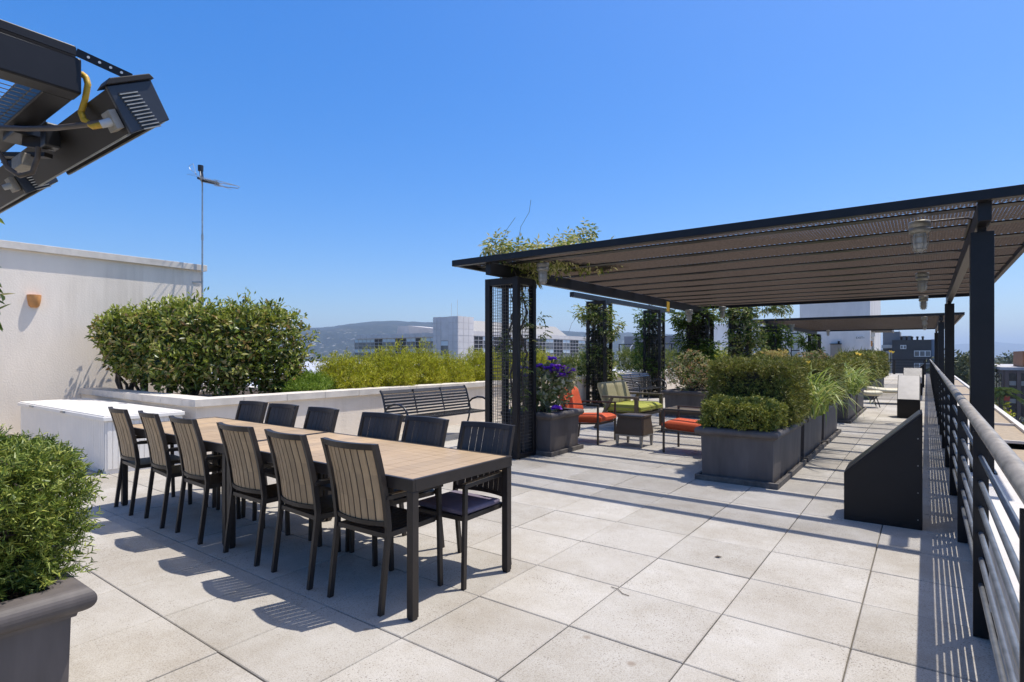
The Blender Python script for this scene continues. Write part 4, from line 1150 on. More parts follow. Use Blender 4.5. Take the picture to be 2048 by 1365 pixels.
TL, TR, BR, BL = [Vector((0, *q)) for q in ((.84, 2.481), (.999, 2.567), (1.072, 2.425), (.926, 2.319))]
M_fit = mat('grey_fitting', (.50, .50, .50), .5, var=.1, scale=20)
def heater(x, label, L=1.22):
    t = thing('patio_heater', label, 'heater', (x, .95, 2.30), 0, 'gas heaters in a row at the upper left')
    o = Vector((0, .95, 2.30)); q = [p - o for p in (TL, TR, BR, BL)]
    c = sum(q, Vector()) / 4
    s = [c + (p - c) * .93 for p in q]
    th = .012
    def V(p, xx): return Vector((xx, p.y, p.z))
    m = MB()           # trough open below: side, top, side
    m.prism([V(s[0], -.02), V(s[1], -.02), V(s[1].lerp(s[2], .06), -.02), V(s[0].lerp(s[3], .06), -.02)], (-L, 0, 0))
    m.prism([V(s[0].lerp(s[3], .061), -.02), V(s[0].lerp(s[3], .061).lerp(s[1].lerp(s[2], .061), .05), -.02), V(s[3].lerp(s[2], .05), -.02), V(s[3], -.02)], (-L, 0, 0))
    m.prism([V(s[1].lerp(s[2], .061), -.02), V(s[2], -.02), V(s[2].lerp(s[3], .05), -.02), V(s[1].lerp(s[2], .061).lerp(s[0].lerp(s[3], .061), .05), -.02)], (-L, 0, 0))
    bd = part('body', m, M_wedge, t, fix=True)
    a = s[3] + (s[2] - s[3]) * .06; b = s[2] + (s[3] - s[2]) * .06; up = (s[0] - s[3]) * .16
    part('reflector', MB().prism([V(a + up, -.05), V(b + up, -.05), V(b + up * 1.2, -.05), V(a + up * 1.2, -.05)], (-L + .06, 0, 0)), M_wedge, t, fix=True)
    for p, pi in ((s[3], s[2]), (s[2], s[3])):
        e = (pi - p).normalized()
        m = MB().prism([V(p - e * .004, -.04), V(p + e * .012, -.04), V(p + e * .012 - up.normalized() * .006, -.04), V(p - e * .004 - up.normalized() * .006, -.04)], (-L + .04, 0, 0))
        part('lip', m, M_lampmetal, t, fix=True)
    cp = part('end_cap', MB().prism([V(p, .0) for p in q], (-.019, 0, 0)), M_red, t, .004, fix=True)
    dn = (q[3] - q[0]); ac = (q[1] - q[0])
    m = MB(); m2 = MB()
    for i in range(11):
        u = .16 + .075 * i; c0 = q[0] + dn * u + ac * (.16 + .014 * i) ; c1 = c0 + ac * .40
        m.prism([V(c0, .001), V(c1, .001), V(c1 + dn * .040, .001), V(c0 + dn * .040, .001)], (.0012, 0, 0))
        m2.prism([V(c0 + dn * .040, .0005), V(c1 + dn * .040, .0005), V(c1 + dn * .040, .011), V(c0 + dn * .040, .011)], tuple(dn * .022))
    part('slot', m, M_black, cp, fix=True); part('louvre', m2, M_lampmetal, cp, fix=True)
    n = (q[0] - q[3]).normalized()
    part('hood', MB().prism([V(q[0] - ac * .05 + n * .001, .012), V(q[1] + ac * .06 + n * .001, .012), V(q[1] + ac * .0 + n * .022, .012), V(q[0] + ac * .12 + n * .024, .012)], (-.09, 0, 0)), M_wedge, t, .003, fix=True)
    mid = q[0].lerp(q[3], .66); w = (q[0] - q[1]).normalized()
    part('gas_valve', MB().prism([V(mid + w * .001 + dn * .18, -.02), V(mid + w * .030 + dn * .18, -.02), V(mid + w * .030 - dn * .22, -.02), V(mid + w * .001 - dn * .22, -.02)], (-.075, 0, 0)), M_labelgrey, t, .002, fix=True)
    k = MB().tube([V(mid + w * .02, -.045), V(mid + w * .062, -.064)], [.017, .015], 14)
    part('fitting', k, M_fit, t)
    return t
heater(-2.60, 'black gas patio heater with louvred end cap, the nearer one')
heater(-4.04, 'black gas patio heater with louvred end cap, the farther one below left', 1.3)
m = MB().tube([(-3.60, .60, 2.47), (-3.432, .641, 2.452), (-3.222, .734, 2.425), (-3.015, .787, 2.396), (-2.839, .842, 2.386), (-2.672, .898, 2.383)], .0115, 10)
solo('gas_hose', m, M_conduit, 'brown flexible gas hose running level to the nearer heater', 'hose')
m = MB(); pts = [(-2.852, .832, 2.60), (-2.838, .845, 2.585), (-2.829, .849, 2.555), (-2.839, .842, 2.49), (-2.864, .835, 2.442), (-2.842, .839, 2.405), (-2.80, .858, 2.375), (-2.74, .872, 2.372), (-2.70, .88, 2.376)]
fine = []
for i in range(len(pts) - 1):
    a = Vector(pts[i]); b = Vector(pts[i + 1]); k = max(2, int((b - a).length / .004))
    fine += [a.lerp(b, j / k) for j in range(k)]
m.tube(fine, [.0108 + .002 * (i % 2) for i in range(len(fine))], 10)
solo('yellow_hose', m, M_yellow, 'ribbed yellow gas hose dropping from the beam to the nearer heater', 'hose')
t = thing('junction_box', 'black hammered junction boxes and bracket hanging below the mesh corner', 'electrical box', (-3.4, .84, 2.40))
part('box', MB().box(-.22, -.10, .06, -.02, .02, .22), M_black, t, .006)
part('plate', MB().box(.08, -.03, -.02, .16, .03, .09), M_black, t, .008)
part('arm', MB().bar((-.10, -.04, .05), (.12, 0, .0), .03, .045).bar((-.25, -.10, .0), (.09, 0, -.045), .035, .02), M_wedge, t)
part('cover', MB().box(-.16, -.08, -.09, .0, -.02, -.03), M_labelgrey, t, .004)
m = MB().tube([(-3.45, .69, 2.36), (-3.434, .702, 2.33), (-3.416, .716, 2.285), (-3.369, .75, 2.248), (-3.323, .784, 2.264), (-3.304, .798, 2.334), (-3.30, .80, 2.38)], .011, 10)
solo('black_hose', m, M_conduit, 'dark hose looping below the black junction box', 'hose')

# ------------------------------------------------------------------ loungers
def lounger(label, loc, rz, sx, sy):
    t = thing('lounger', label, 'lounger', loc, rz, 'oval shell loungers on the deck')
    rows = []; n = 28
    for k in range(9):
        a = -math.pi / 2 + math.pi * k / 8; r = .55 + .45 * max(0, math.cos(a)) ** .55; r = r if 0 < k < 8 else .001
        row = []
        for i in range(n + 1):
            b = 2 * math.pi * i / n; x = sx * r * math.copysign(abs(math.cos(b)) ** .8, math.cos(b)); y = sy * r * math.copysign(abs(math.sin(b)) ** .85, math.sin(b))
            row.append((x, y, .38 + .065 * math.sin(a) + .08 * (x / sx) ** 2 * (1 if x < 0 else .25) ))
        rows.append(row)
    part('shell', MB().grid(rows), M_beige, t)
    for a, b in ((1, 1), (1, -1), (-1, 1), (-1, -1)):
        part('leg', MB().tube([(a * sx * .45, b * sy * .4, .335), (a * sx * .72, b * sy * .55, .008)], .013, 8), M_black, t)
    return t
lounger('small beige oval stool lounger, the one in front', (-1.28, 18.05, 0), R(20), .34, .28)
lounger('larger beige oval lounger, just behind the small one', (-.88, 19.75, 0), R(12), .62, .42)
# ------------------------------------------------------------------ white stair building at the far end
t = thing('stair_building', 'plain white stair building with an exit sign at the far end of the deck', 'building', (-4.3, 37, 0))
part('wall', MB().box(-1.75, 0, -.04, 1.78, 9, 5.4), M_stair, t, .01)
part('side_wing', MB().box(-9, 1.0, -.04, -1.751, 9, 3.45), M_stair, t, .01)
for i, x in enumerate((-5.6, -3.9, -2.4)):
    w = part('window', MB().box(x, .94, .9, x + .95, .998, 2.75), M_navy, t)
    part('pane', MB().box(x + .06, .925, 1.72, x + .89, .939, 2.69).box(x + .06, .925, .96, x + .89, .939, 1.66), mat('window_pane%d' % i, (.45, .48, .47), .12, var=.15, scale=1), w)
d = part('door', MB().box(1.781, 1.2, 0, 1.83, 2.2, 2.1), M_silver, t)
part('awning', MB().box(1.781, .5, 2.75, 2.75, 3.2, 2.83).box(2.70, .48, 2.70, 2.76, 3.22, 2.86), M_plinth, t)
part('vent_box', MB().box(1.781, .7, 2.45, 1.95, 1.1, 2.72), M_white, t)
part('door_lamp', MB().box(1.781, .45, 1.9, 1.86, .62, 2.2), M_terracotta, t)
t = thing('exit_sign', 'white sign reading EXIT with an arrow on the stair building wall', 'sign', (-2.98, 36.995, 2.37))
part('plate', MB().box(-.22, -.02, -.12, .20, 0, .12), M_white, t, .004)
cv = bpy.data.curves.new('lettering', 'FONT'); cv.body = 'EXIT'; cv.size = .17; cv.align_x = 'CENTER'; cv.align_y = 'CENTER'; cv.extrude = .002
tmp = bpy.data.objects.new('lettering_curve', cv); COL.objects.link(tmp); bpy.context.view_layer.update()
me = bpy.data.meshes.new_from_object(tmp.evaluated_get(bpy.context.evaluated_depsgraph_get())); bpy.data.objects.remove(tmp); bpy.data.curves.remove(cv)
me.materials.clear(); o = link('lettering', me, M_black, t); o.rotation_euler = (R(90), 0, 0); o.location = (-.04, -.023, 0)
part('arrow', MB().add([(.155, -.0215, .04), (.19, -.0215, 0), (.155, -.0215, -.04)], [(0, 2, 1)]), M_black, t)
t = thing('utility_box', 'tan metal utility cabinet fixed to the stair building wall', 'electrical box', (-4.17, 36.99, 1.0))
part('body', MB().box(-.26, -.22, -.1, .26, 0, 1.02), M_labelgrey, t, .01)
part('cap', MB().box(-.29, -.25, 1.021, .29, 0, 1.06).box(.1, -.15, 1.061, .2, -.05, 1.2), M_black, t)
for k, (x, y) in enumerate(((-3.3, 33.5), (-2.6, 34.0))):
    plant('spiky_plant', ('dark spiky plant left of the stair building corner, below the exit sign', 'dark spiky plant at the stair building corner')[k], 'plant', [blades(90, (x, y, .6), (.25, .25), 1.25, .06, droop=.28)], L_con, 'leaves', 'spiky plants by the stair building')

# end railing and roof clutter
t = thing('end_railing', 'black railing with thick posts closing off the far end of the deck', 'railing', (0, 50, 0))
part('handrail', MB().box(-9, -.03, 1.02, .2, .03, 1.08), M_navy, t)
for i in range(4): part('rail', MB().box(-9, -.01, .22 + .2 * i, .2, .01, .25 + .2 * i), M_navy, t)
for x in (-8.5, -6.5, -4.4, -3.1, -2.6, -1.9, -.1): part('post', MB().box(x - .07, -.07, 0, x + .07, .07, 1.019), M_navy, t)

# ------------------------------------------------------------------ lower terrace right of the parapet
m = MB(); m.box(.6, 22.2, -3, 2.62, 95, -1.2); m.box(.6, -3, -3, 2.62, 22.19, -1.36)
struct('terrace_roof', m, mat('tan_gravel_roof', (.33, .26, .18), .9, var=.2, scale=5, bscale=80, bstr=.3))
m = MB().box(2.621, -3, -4, 2.80, 95, -1.10); 
for y in (22.2, 27.6, 47, 59.5, 75): m.box(.6, y, -1.36, 2.62, y + .10, -1.12)
solo('terrace_kerb', m, M_stucco2, 'pale kerb edging the tan lower roof outside the railing', 'kerb')

# ------------------------------------------------------------------ city
def vp(depth, px, z=0.0):
    """a point at the given depth along the street direction the camera faces"""
    s, c = math.sin(R(36.33)), math.cos(R(36.33)); l = (px - 1024) / 1127 * depth
    return Vector((-depth * s + l * c, depth * c + l * s, z))
GZ = -19
m = MB(); N = 40000
m.add([(-N, -N, GZ), (N, -N, GZ), (N, N, GZ), (-N, N, GZ)], [(0, 1, 2, 3)])
gm, nt_, b_, _o = _new('city_ground')
p_ = pos(nt_)
v_ = nt_.nodes.new('ShaderNodeTexVoronoi'); v_.inputs['Scale'].default_value = .06; nt_.links.new(p_, v_.inputs['Vector'])
c_ = ramp(nt_, v_.outputs['Color'], [(0, (.07, .07, .065)), (.35, (.05, .065, .035)), (.6, (.16, .15, .14)), (.85, (.30, .28, .26)), (1, (.07, .09, .04))])
nt_.links.new(c_, b_.inputs['Base Color']); b_.inputs['Roughness'].default_value = .95
struct('terrain', m, gm)

def hillmat(name, forest, grass, house):
    mm, n2, b2, _ = _new(name)
    p = pos(n2)
    f = ntex(n2, .004, 8, .65, p)
    c = ramp(n2, f, [(.35, forest), (.55, tuple(x * 1.5 for x in forest)), (.7, grass)])
    fine = ramp(n2, ntex(n2, .03, 6, .7, p), [(.3, (.5, .5, .5)), (.7, (1.3, 1.3, 1.3))])
    c = mixc(n2, c, fine, .9, 'MULTIPLY')
    v = n2.nodes.new('ShaderNodeTexVoronoi'); v.inputs['Scale'].default_value = .022; n2.links.new(p, v.inputs['Vector'])
    sp = ramp(n2, v.outputs['Distance'], [(.16, (1, 1, 1)), (.22, (0, 0, 0))])
    sep = n2.nodes.new('ShaderNodeSeparateXYZ'); n2.links.new(p, sep.inputs[0])
    mr = n2.nodes.new('ShaderNodeMapRange'); mr.inputs[1].default_value = 60; mr.inputs[2].default_value = 190; mr.inputs[3].default_value = .9; mr.inputs[4].default_value = .06
    n2.links.new(sep.outputs[2], mr.inputs[0])
    fac = mixc(n2, sp, mr.outputs[0], 1.0, 'MULTIPLY')
    c = mixc(n2, c, house, fac)
    n2.links.new(c, b2.inputs['Base Color']); b2.inputs['Roughness'].default_value = 1; b2.inputs['Specular IOR Level'].default_value = 0
    return mm
def hills(name, d0, dr, d1, prof, mt, rough):
    pxs = np.linspace(prof[0][0], prof[-1][0], 260); ys = np.interp(pxs, [q[0] for q in prof], [q[1] for q in prof])
    rows = []
    for k in range(34):
        u = k / 33; row = []
        d = d0 + (d1 - d0) * u; ur = (dr - d0) / (d1 - d0)
        for px, y in zip(pxs, ys):
            H = (710 - y) / 1127 * dr
            g_ = math.sin(min(1, u / ur) * math.pi / 2) ** 1.25 if u < ur else 1 - .6 * ((u - ur) / (1 - ur))
            v = vp(d, px)
            z = GZ + (H - GZ) * g_ + 1.4
            nn = noise.fractal(Vector((v.x / 700, v.y / 700, 3.1)), 1, 2.2, 6)
            z += rough * nn * math.sin(math.pi * min(1, u * .9)) * (1 - .75 * g_ ** 4) + (noise.noise(Vector((v.x / 40, v.y / 40, 0))) * 6 if u > .2 else 0)
            row.append((v.x, v.y, z))
        rows.append(row)
    return struct(name, MB().grid(rows), mt)
hills('hills', 2300, 5000, 7500, [(-1200, 655), (100, 652), (400, 660), (560, 663), (625, 659), (700, 652), (760, 650), (830, 650), (880, 653), (950, 655), (1040, 659), (1160, 668), (1222, 669), (1262, 668), (1300, 671), (1340, 671), (1400, 676), (1500, 686), (1700, 696), (1800, 702)], hillmat('forest_hills', (.020, .026, .022), (.075, .072, .055), (.45, .42, .38)), 70)
hills('far_hills', 8500, 11500, 14500, [(1350, 700), (1600, 696), (1800, 694), (1905, 692), (1950, 688), (1990, 685), (2048, 690), (2200, 684), (2600, 692)], hillmat('dry_hills', (.05, .05, .03), (.16, .13, .08), (.4, .38, .35)), 120)

# town between the deck and the hills
m = MB(); m2 = MB()
for i in range(1500):
    left = random.random() < .5
    px = random.uniform(520, 1420) if left else random.uniform(1860, 2120 if random.random() < .5 else 3600)
    d = 320 * (8 ** random.random()) if left else 220 * (11 ** random.random())
    q = vp(d, px); w = random.uniform(5, 11); l = random.uniform(6, 14); hh = random.uniform(4, 9) * (1 if d > 500 else .8)
    z = GZ + (max(0, d - 2300) * .05)
    a = random.uniform(0, 1.5); ca, sa = math.cos(a), math.sin(a)
    c4 = [(q.x + ca * x - sa * y, q.y + sa * x + ca * y) for x, y in ((-w, -l), (w, -l), (w, l), (-w, l))]
    vs = [(x, y, z) for x, y in c4] + [(x, y, z + hh) for x, y in c4]
    m.add(vs, [(0, 1, 5, 4), (1, 2, 6, 5), (2, 3, 7, 6), (3, 0, 4, 7), (4, 5, 6, 7)])
tm, n3, b3, _ = _new('town_walls'); g3 = n3.nodes.new('ShaderNodeNewGeometry')
n3.links.new(ramp(n3, g3.outputs['Random Per Island'], [(0, (.42, .40, .37)), (.3, (.60, .57, .53)), (.5, (.34, .20, .14)), (.7, (.22, .22, .23)), (1, (.66, .64, .62))]), b3.inputs['Base Color']); b3.inputs['Roughness'].default_value = .9
o = link('distant_town', m.mesh('distant_town'), tm); tag(o, 'distant town of many small pale houses at the foot of the hills', 'town', None, 'stuff')
PT = []; 
for i in range(2300):
    left = random.random() < .5
    px = random.uniform(520, 1420) if left else random.uniform(1860, 2120 if random.random() < .5 else 3600)
    d = 300 * (9 ** random.random()) if left else 190 * (12 ** random.random())
    q = vp(d, px); r = random.uniform(3, 6.5); hh = random.uniform(7, 14)
    k = 46
    dd = rnd_dirs(k); PT.append((np.array([q.x, q.y, GZ + hh * .6]) + dd * np.array([r, r, hh * .42]) * (1 - .5 * rng.random((k, 1)) ** 2), dd))
P = np.concatenate([a for a, _ in PT]); O = np.concatenate([b for _, b in PT])
o = foliage('distant_trees', [leafy(P, O, 3.2, 2.2, 'leaf', .2, .5, .6, .1)], L_far); tag(o, 'distant tree cover scattered between the far houses', 'trees', None, 'stuff')

# ---- glass office building with the grey tower
M_panel = mat('grey_metal_panel', (.60, .565, .54), .5, metal=.25, var=.10, scale=.5)
M_seam = mat('standing_seam_roof', (.30, .285, .26), .5, metal=.2, var=.2, scale=2.2, stretch=(.15, 3, .15))
M_panel2 = mat('light_metal_panel', (.66, .60, .54), .5, metal=.1, var=.08, scale=.5)
M_dglass = mat('dark_office_glass', (.026, .020, .020), .15, var=.4, scale=.4)
M_lglass = mat('reflecting_office_glass', (.13, .15, .145), .06, var=.5, scale=.5, col2=(.30, .29, .27))
M_spandrel = mat('pale_spandrel', (.55, .62, .63), .3, var=.06, scale=.6)
M_mull = mat('grey_mullion', (.52, .48, .45), .5, var=.1, scale=3)
t = thing('office_building', 'grey panelled office building with square tower and banded windows beyond the roof', 'building', (-53.6, 59.9, 0))
def panels(x0, y0, z0, x1, y1, z1, nu, nz, ax, name='panel', mt=None):
    """cladding with recessed joints on one face (ax 0: the wall runs along x, 1: along y)"""
    m = MB()
    for i in range(nu):
        for j in range(nz):
            u0 = i / nu; u1 = (i + 1) / nu; a = z0 + (z1 - z0) * j / nz + .02; b = z0 + (z1 - z0) * (j + 1) / nz - .02
            if ax == 0: m.box(x0 + (x1 - x0) * u0 + .02, y0, a, x0 + (x1 - x0) * u1 - .02, y1, b)
            else: m.box(x0, y0 + (y1 - y0) * u0 + .02, a, x1, y0 + (y1 - y0) * u1 - .02, b)
    return part(name, m, mt or M_panel, t)
part('tower', MB().box(-4.86, .06, -19, -.06, 3.45, 6.9), M_mull, t)
panels(-4.9, 0, -1.3, -3.3, .058, 6.95, 2, 9, 0, 'cladding'); panels(-1.85, 0, -1.3, 0, .058, 6.95, 2, 9, 0, 'cladding')
panels(-.058, 0.06, 4.2, 0, 3.5, 6.95, 3, 3, 1, 'cladding', M_panel2); panels(-.058, .06, -1.3, 0, 3.5, 4.15, 3, 6, 1, 'cladding', M_panel2)
part('recess', MB().box(-3.29, .02, 3.5, -1.86, .058, 6.9), M_panel, t)
w = part('window', MB().box(-3.29, .02, -1.3, -1.86, .057, 3.45), M_lglass, t)
part('spandrel', MB().box(-3.27, .005, 2.75, -1.88, .019, 3.4).box(-3.27, .005, .75, -1.88, .019, 1.25), M_spandrel, w)
part('roof_mast', MB().tube([(-2.6, 1.5, 6.9), (-2.6, 1.5, 9.0)], .022, 5), M_mull, t); part('roof_mast', MB().tube([(-1.4, 1.5, 6.9), (-1.4, 1.5, 9.4)], .022, 5), M_mull, t)
# left wing runs away along -X
part('wing', MB().box(-25.0, 1.7, -19, -4.9, 9, 4.06), M_mull, t)
part('parapet', MB().box(-24.2, 1.45, 4.065, -4.9, 9, 4.72), M_mull, t)
panels(-24.25, 1.40, 4.08, -4.92, 1.449, 4.76, 15, 1, 0, 'cladding')
part('corner_strip', MB().box(-6.0, 1.4, -1.5, -4.92, 1.69, 4.05), M_panel, t)
bays = [(-25.0, -19.9, 1), (-19.85, -17.9, 0), (-17.85, -14.9, 1), (-14.85, -12.3, 0), (-12.25, -10.3, 1), (-10.25, -9.1, 0), (-9.05, -6.05, 1)]
def bay(a, b, light, ax, face, zt, nz, step, cols):
    m = MB(); s = MB(); q = MB()
    def bx(mm, u0, u1, z0, z1, e0, e1):
        if ax == 0: mm.box(u0, face - e1, z0, u1, face - e0, z1)
        else: mm.box(face + e0, u0, z0, face + e1, u1, z1)
    z0 = zt - nz * step
    bx(m, a, b, z0, zt, .002, .02)
    w = part('window', m, M_lglass if light else M_dglass, t)
    if light:
        for k in ([0, 3] if nz < 10 else [0, 4, 8]):
            bx(s, a + .03, b - .03, zt - (k + 1) * step + .04, zt - k * step - .04, .0205, .03)
        part('spandrel', s, M_spandrel, w)
    for k in range(nz + 1): bx(q, a, b, zt - k * step - .03, zt - k * step + .03, .032, .07)
    for k in range(cols + 1):
        u = a + (b - a) * k / cols; bx(q, u - .03, u + .03, z0, zt, .031, .068)
    part('mullions', q, M_mull, w)
for a, b, l in bays: bay(a, b, l, 0, 1.7, 4.03, 8, .56, max(1, round((b - a) / 1.1)))
# right wing runs away along +Y
part('wing', MB().box(-9, 3.5, -19, -1.35, 41.5, 4.3), M_mull, t)
part('parapet', MB().box(-9, 3.51, 4.305, -1.2, 42, 5.0), M_panel2, t)
y = 4.0; k = 0
while y < 40.5:
    ww = 2.6 if k % 2 else 3.2
    bay(y, min(y + ww, 41.3), k % 2, 1, -1.35, 4.25, 9, .62, 2 + (k + 1) % 2); y += ww + .05; k += 1
part('roof', MB().prism([(-2.2, 6, 5.01), (-8.8, 6, 5.01), (-8.8, 6, 6.9), (-4.9, 6, 6.9)], (0, 28, 0)), M_seam, t, fix=True)
part('penthouse', MB().prism([(-24.3, 10.2, 4.07), (-20.3, 10.2, 4.07), (-21.0, 10.2, 6.6), (-23.6, 10.2, 6.6)], (0, .5, 0)), M_panel, t, fix=True)
part('roof', MB().prism([(-20.29, 10.2, 4.07), (-20.29, 14, 4.07), (-20.99, 14, 6.6), (-20.99, 10.2, 6.6)], (9, 0, -.9)), M_panel2, t, fix=True)

t = thing('low_roof_building', 'pale low pitched roof of a neighbouring building between shrubs and golden bushes', 'building', (-45, 30, 0))
part('roof', MB().add([(-28, -12, -.7), (16, -12, -.7), (16, 14, .55), (-28, 14, .55), (-28, -12, -1.0), (16, -12, -1.0), (16, 14, .25), (-28, 14, .25)], [(0, 1, 2, 3), (4, 7, 6, 5), (0, 4, 5, 1), (1, 5, 6, 2), (2, 6, 7, 3), (3, 7, 4, 0)]), mat('pale_sheet_roof', (.50, .50, .53), .5, var=.08, scale=.6, stretch=(6, .4, 1)), t)
part('wall', MB().box(-27.5, -11.5, -19, 15.5, 13.5, -1.05), M_stucco2, t)
t = thing('flat_roof_building', 'large white flat roof in front of the grey office building', 'building', (-40, 76, 0))
part('roof', MB().box(-8, -22, -1.1, 16, 26, -.85), mat('white_roof', (.66, .67, .72), .7, var=.06, scale=.4), t)
part('wall', MB().box(-7.8, -21.8, -19, 15.8, 25.8, -1.101), M_stucco2, t)
t = thing('equipment_building', 'grey rooftop equipment block with two white pipe hoops, far behind the golden bush', 'building', (-25, 62, 0))
part('block', MB().box(-4, 0, -19, 4, 6, 3.6), mat('blue_grey_wall', (.16, .17, .19), .7, var=.1, scale=1), t)
part('plinth', MB().box(-3.8, -2.5, -19, 1.2, -.01, 1.2), M_stucco2, t)
for x in (-2.6, .2): part('pipe_hoop', MB().tube([(x, -1.2, 1.2), (x - .1, -1.2, 2.2), (x + .4, -1.2, 2.8), (x + 1.0, -1.2, 2.2), (x + .95, -1.2, 1.2)], .06, 8), M_white, t)
t = thing('roof_guard', 'thin dark roof guard rail in front of the far hills', 'guard rail', (-22, 46, 0))
for i in range(8): part('post', MB().box(i * 1.6 - .04, -.04, -1, i * 1.6 + .04, .04, 2.3), M_navy, t)
part('top_rail', MB().box(-.04, -.04, 2.301, 11.24, .04, 2.37), M_navy, t)
part('roof', MB().box(-6, -6, -19, 14, 8, -1.01), M_stucco2, t)

# ---- dark building at the end of the deck axis
t = thing('charcoal_building', 'charcoal apartment block with white framed windows at the end of the deck', 'building', (-2.3, 140, 0))
M_char = mat('charcoal_cladding', (.062, .054, .049), .7, var=.12, scale=.6)
part('wall', MB().box(-3.4, 0, -19, 3.1, 12, 4.45), M_char, t)
part('side_wall', MB().box(3.101, .3, -19, 4.6, 12, 4.5), mat('blue_grey_cladding', (.20, .24, .30), .6, var=.1, scale=.5), t)
part('rear_block', MB().box(-5.2, 4, -19, -2.2, 12, 6.3).box(-2.2, 5, 4.46, -.2, 11, 5.4), mat('mid_grey_cladding', (.17, .17, .175), .7, var=.1, scale=.5), t)
part('balcony', MB().box(-5.3, 1.5, 2.8, -3.41, 4, 3.5).box(-5.1, 1.6, -19, -3.41, 4, 2.2), M_stucco2, t)
for x0, x1, z0, z1 in ((-2.0, -1.0, 2.6, 3.4), (.3, 3.0, 1.05, 2.25), (.3, 3.0, -1.4, -.2), (-4.4, -3.45, -.6, 2.0)):
    w = part('window', MB().box(x0, -.06 if x0 > -3 else 1.40, z0, x1, -.002 if x0 > -3 else 1.498, z1), M_white, t)
    y = -.075 if x0 > -3 else 1.385; n = 3 if x1 - x0 > 2 else 2
    for i in range(n):
        a = x0 + (x1 - x0) * i / n + .08; b = x0 + (x1 - x0) * (i + 1) / n - .08
        part('pane', MB().box(a, y, z0 + .12, b, y + .012, z1 - .12), M_lglass, w)
for k in range(5): part('roof_vent', MB().lathe([(0, 0), (.18, 0), (.18, .5), (.28, .55), (.2, .75), (0, .8)], (-1.9 + .9 * k, 3, 4.45), 8), M_wedge, t)
part('roof_mast', MB().tube([(-2.4, 6, 5.4), (-2.4, 6, 8.2)], .05, 5), M_mull, t)
t = thing('scaffold_building', 'pale half built structure left of the charcoal block', 'building', (-9.5, 130, 0))
part('wall', MB().box(-.5, 0, -19, 2.6, 4, 2.3), M_stucco2, t)
m = MB()
for i in range(4): m.box(-.4 + .9 * i, -.3, -19, -.3 + .9 * i, -.2, 4.8)
for z in (0, 1.2, 2.4, 3.6, 4.7): m.box(-.4, -.31, z, 2.4, -.19, z + .12)
part('scaffold', m, M_mull, t)

# ---- right side: brown building, street trees, palm
t = thing('brown_building', 'brown ribbed apartment block with a rust penthouse at the right edge', 'building', (9.7, 118, 0))
M_brick = mat('brown_brick', (.15, .105, .085), .85, var=.15, scale=.7)
part('wall', MB().box(0, 0, -19, 30, 40, -1.0), M_brick, t)
part('coping', MB().box(-.15, -.15, -.999, 30, 40, -.55), mat('weathered_coping', (.42, .40, .39), .8, var=.2, scale=.8), t)
part('penthouse', MB().box(2.6, 2, -.549, 14, 14, 2.0), mat('rust_cladding', (.33, .13, .045), .75, var=.12, scale=.8), t)
for i in range(12): part('rib', MB().box(.3 + 1.4 * i, -.35, -19, .75 + 1.4 * i, -.001, -1.1), M_brick, t)
for i in range(11):
    w = part('window', MB().box(.80 + 1.4 * i, -.06, -16, 1.65 + 1.4 * i, -.002, -1.5), M_dglass, t)
    m = MB()
    for z in range(5): m.box(.82 + 1.4 * i, -.09, -3.4 - 2.8 * z, 1.63 + 1.4 * i, -.061, -2.7 - 2.8 * z)
    part('spandrel', m, M_silver, w)
for i in range(9):
    w = part('window', MB().box(-.06, 1 + 4 * i, -16, -.002, 3.4 + 4 * i, -1.6), M_dglass, t)

def street_tree(label, x, y, H, r, name='street_tree', mt=None, n=1500, L=.55, low=.42, group='street trees below the deck'):
    t = thing(name, label, 'tree', (x, y, GZ), 0, group)
    bl = [((random.uniform(-.5, .5) * r, random.uniform(-.5, .5) * r, H * random.uniform(low + .12, .88)), (r * random.uniform(.42, .62), r * random.uniform(.42, .62), H * random.uniform(.09, .15))) for _ in range(9)]
    P, O = blob(n, bl, .55, .35, 2)
    foliage('crown', [leafy(P, O, L, L * .5, 'leaf', .1, .5, .7, .2)], mt or L_far, t)
    m = MB(); m.tube([(0, 0, 0), (.1, 0, H * .3), (0, .1, H * .5)], [.32, .25, .18], 8)
    stems(m, (0, .1, H * .45), [b[0] for b in bl], .13, .04, 5, .2); part('trunk', m, M_bark, t)
    return t
street_tree('tall grey green eucalyptus tree right of the second pergola columns', 5.3, 128, 22.2, 5.2, 'eucalyptus', n=2600, L=.8)
street_tree('lighter green tree below the eucalyptus', 6.6, 108, 15.5, 4.0, mt=L_gold, n=1500, L=.6)
street_tree('dense green tree beside the lower roof, left of the near column', 5.8, 78, 14.2, 3.6, n=1700, L=.55)
street_tree('autumn toned tree between the column and the brown building', 7.6, 112, 17.0, 2.6, mt=L_pink, n=1200, L=.6)
street_tree('broad green tree low beside the street at the right edge', 9.2, 68, 12.0, 4.0, n=2200, L=.5)
street_tree('dark round tree below the brown building', 8.2, 84, 13.0, 3.2, n=1700, L=.5)
street_tree('small green tree close to the lower roof kerb', 5.0, 56, 12.2, 2.4, mt=L_far, n=1400, L=.4)
street_tree('tall green tree at the right edge nearest the deck', 7.4, 46, 14.0, 3.0, n=2200, L=.4)
for k in range(5):
    street_tree(['pointed dark tree far out above the flats', 'second pointed tree far out above the flats, beside the rust penthouse', 'round tree far out left of the near column', 'dark tree far out behind the autumn toned tree', 'wide tree far out above the brown roof'][k], *[(27, 300), (40, 320), (11, 260), (16, 280), (60, 400)][k], 21.5 + k % 2 * 1.2, 4, n=500, L=1.3, group='far trees on the flats')
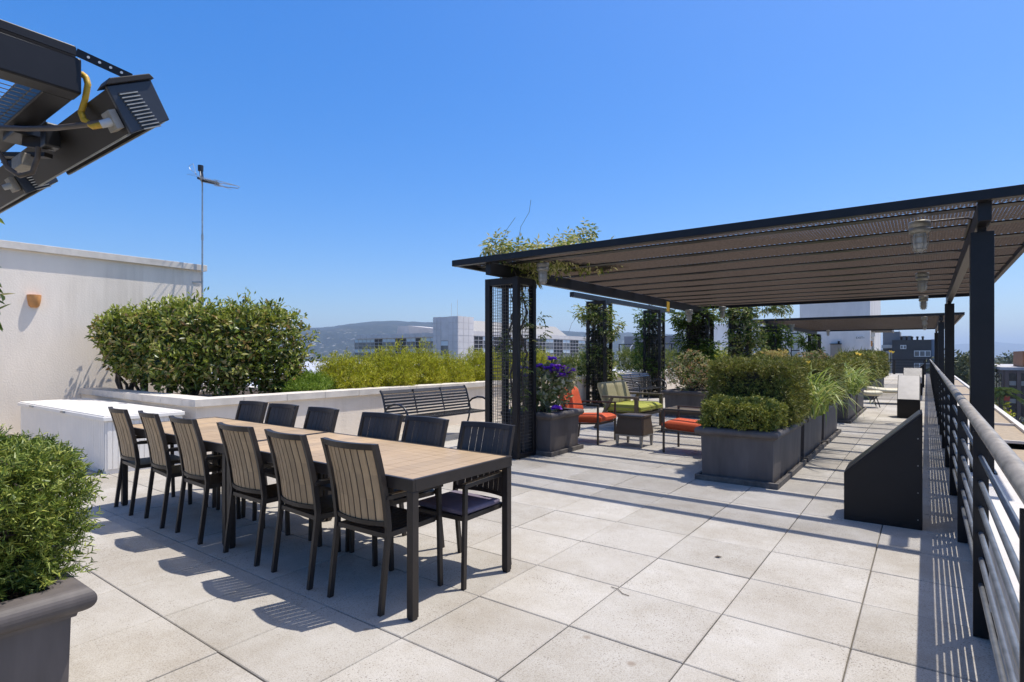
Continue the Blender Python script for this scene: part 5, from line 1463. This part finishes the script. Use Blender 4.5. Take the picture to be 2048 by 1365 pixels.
# palm
t = thing('palm_tree', 'palm tree with drooping fronds in front of the brown building', 'tree', (8.25, 103, GZ))
m = MB().tube([(0, 0, 0), (.15, 0, 8), (0, 0, 15.2)], [.32, .25, .24], 10); part('trunk', m, M_bark, t)
arr = []
for i in range(34):
    a = i * 2.4; e = random.uniform(-.15, 1.1); L = 2.6; k = 16
    h = np.array([math.cos(a) * math.cos(e), math.sin(a) * math.cos(e), math.sin(e)])
    B = []; D = []
    for j in range(k):
        u = (j + 1) / k; b = np.array([0, 0, 15.2]) + h * L * u + np.array([0, 0, -1.5 * u * u]); s = np.cross(h, [0, 0, 1]); s /= np.linalg.norm(s)
        for g_ in (-1, 1): B.append(b); D.append(s * g_ + h * .7 + np.array([0, 0, -.5]))
    arr.append(leaf_arrays(np.array(B), np.array(D), np.tile([0, 0, 1.0], (len(B), 1)), .8, .10, 'leaf', .2))
foliage('fronds', arr, L_palm, t)
t = thing('street_banner', 'green and white banner on a street lamp post at the right', 'banner', (8.0, 62, GZ))
part('pole', MB().tube([(0, 0, 0), (0, 0, 14.5)], [.10, .06], 8), M_mull, t)
part('flag', MB().box(-.7, -.02, 11.0, -.06, .02, 13.4), mat('banner_green', (.25, .36, .17), .7, var=.1, scale=1), t)
part('flag_stripe', MB().box(-.6, -.03, 12.2, -.16, -.021, 12.5), M_white, t)
t = thing('red_canopy', 'small red flat canopy below the palm', 'canopy', (7.9, 110, 0))
part('roof', MB().box(-.6, -2, -5.2, 1.8, 2, -3.6), mat('red_fascia', (.5, .06, .03), .5, var=.1, scale=1), t)
part('post', MB().box(-.4, -.2, GZ, 0, .2, -5.201), M_white, t)
struct('street', MB().box(3.5, -40, GZ + .004, 18, 420, GZ + .02), mat('asphalt', (.05, .05, .052), .9, var=.2, scale=.6))

# ------------------------------------------------------------------ air between here and the hills
hz = MB().box(-16000, -3000, GZ - 1, 16000, 16500, 345)
hm = bpy.data.materials.new('haze_air'); hm.use_nodes = True; n4 = hm.node_tree; n4.nodes.clear()
ho = n4.nodes.new('ShaderNodeOutputMaterial'); pv = n4.nodes.new('ShaderNodeVolumePrincipled')
pv.inputs['Color'].default_value = (.62, .78, 1, 1); pv.inputs['Density'].default_value = .00015; pv.inputs['Anisotropy'].default_value = .2
n4.links.new(pv.outputs[0], ho.inputs['Volume'])
o = link('haze', hz.mesh('haze'), hm); tag(o, kind='stuff')
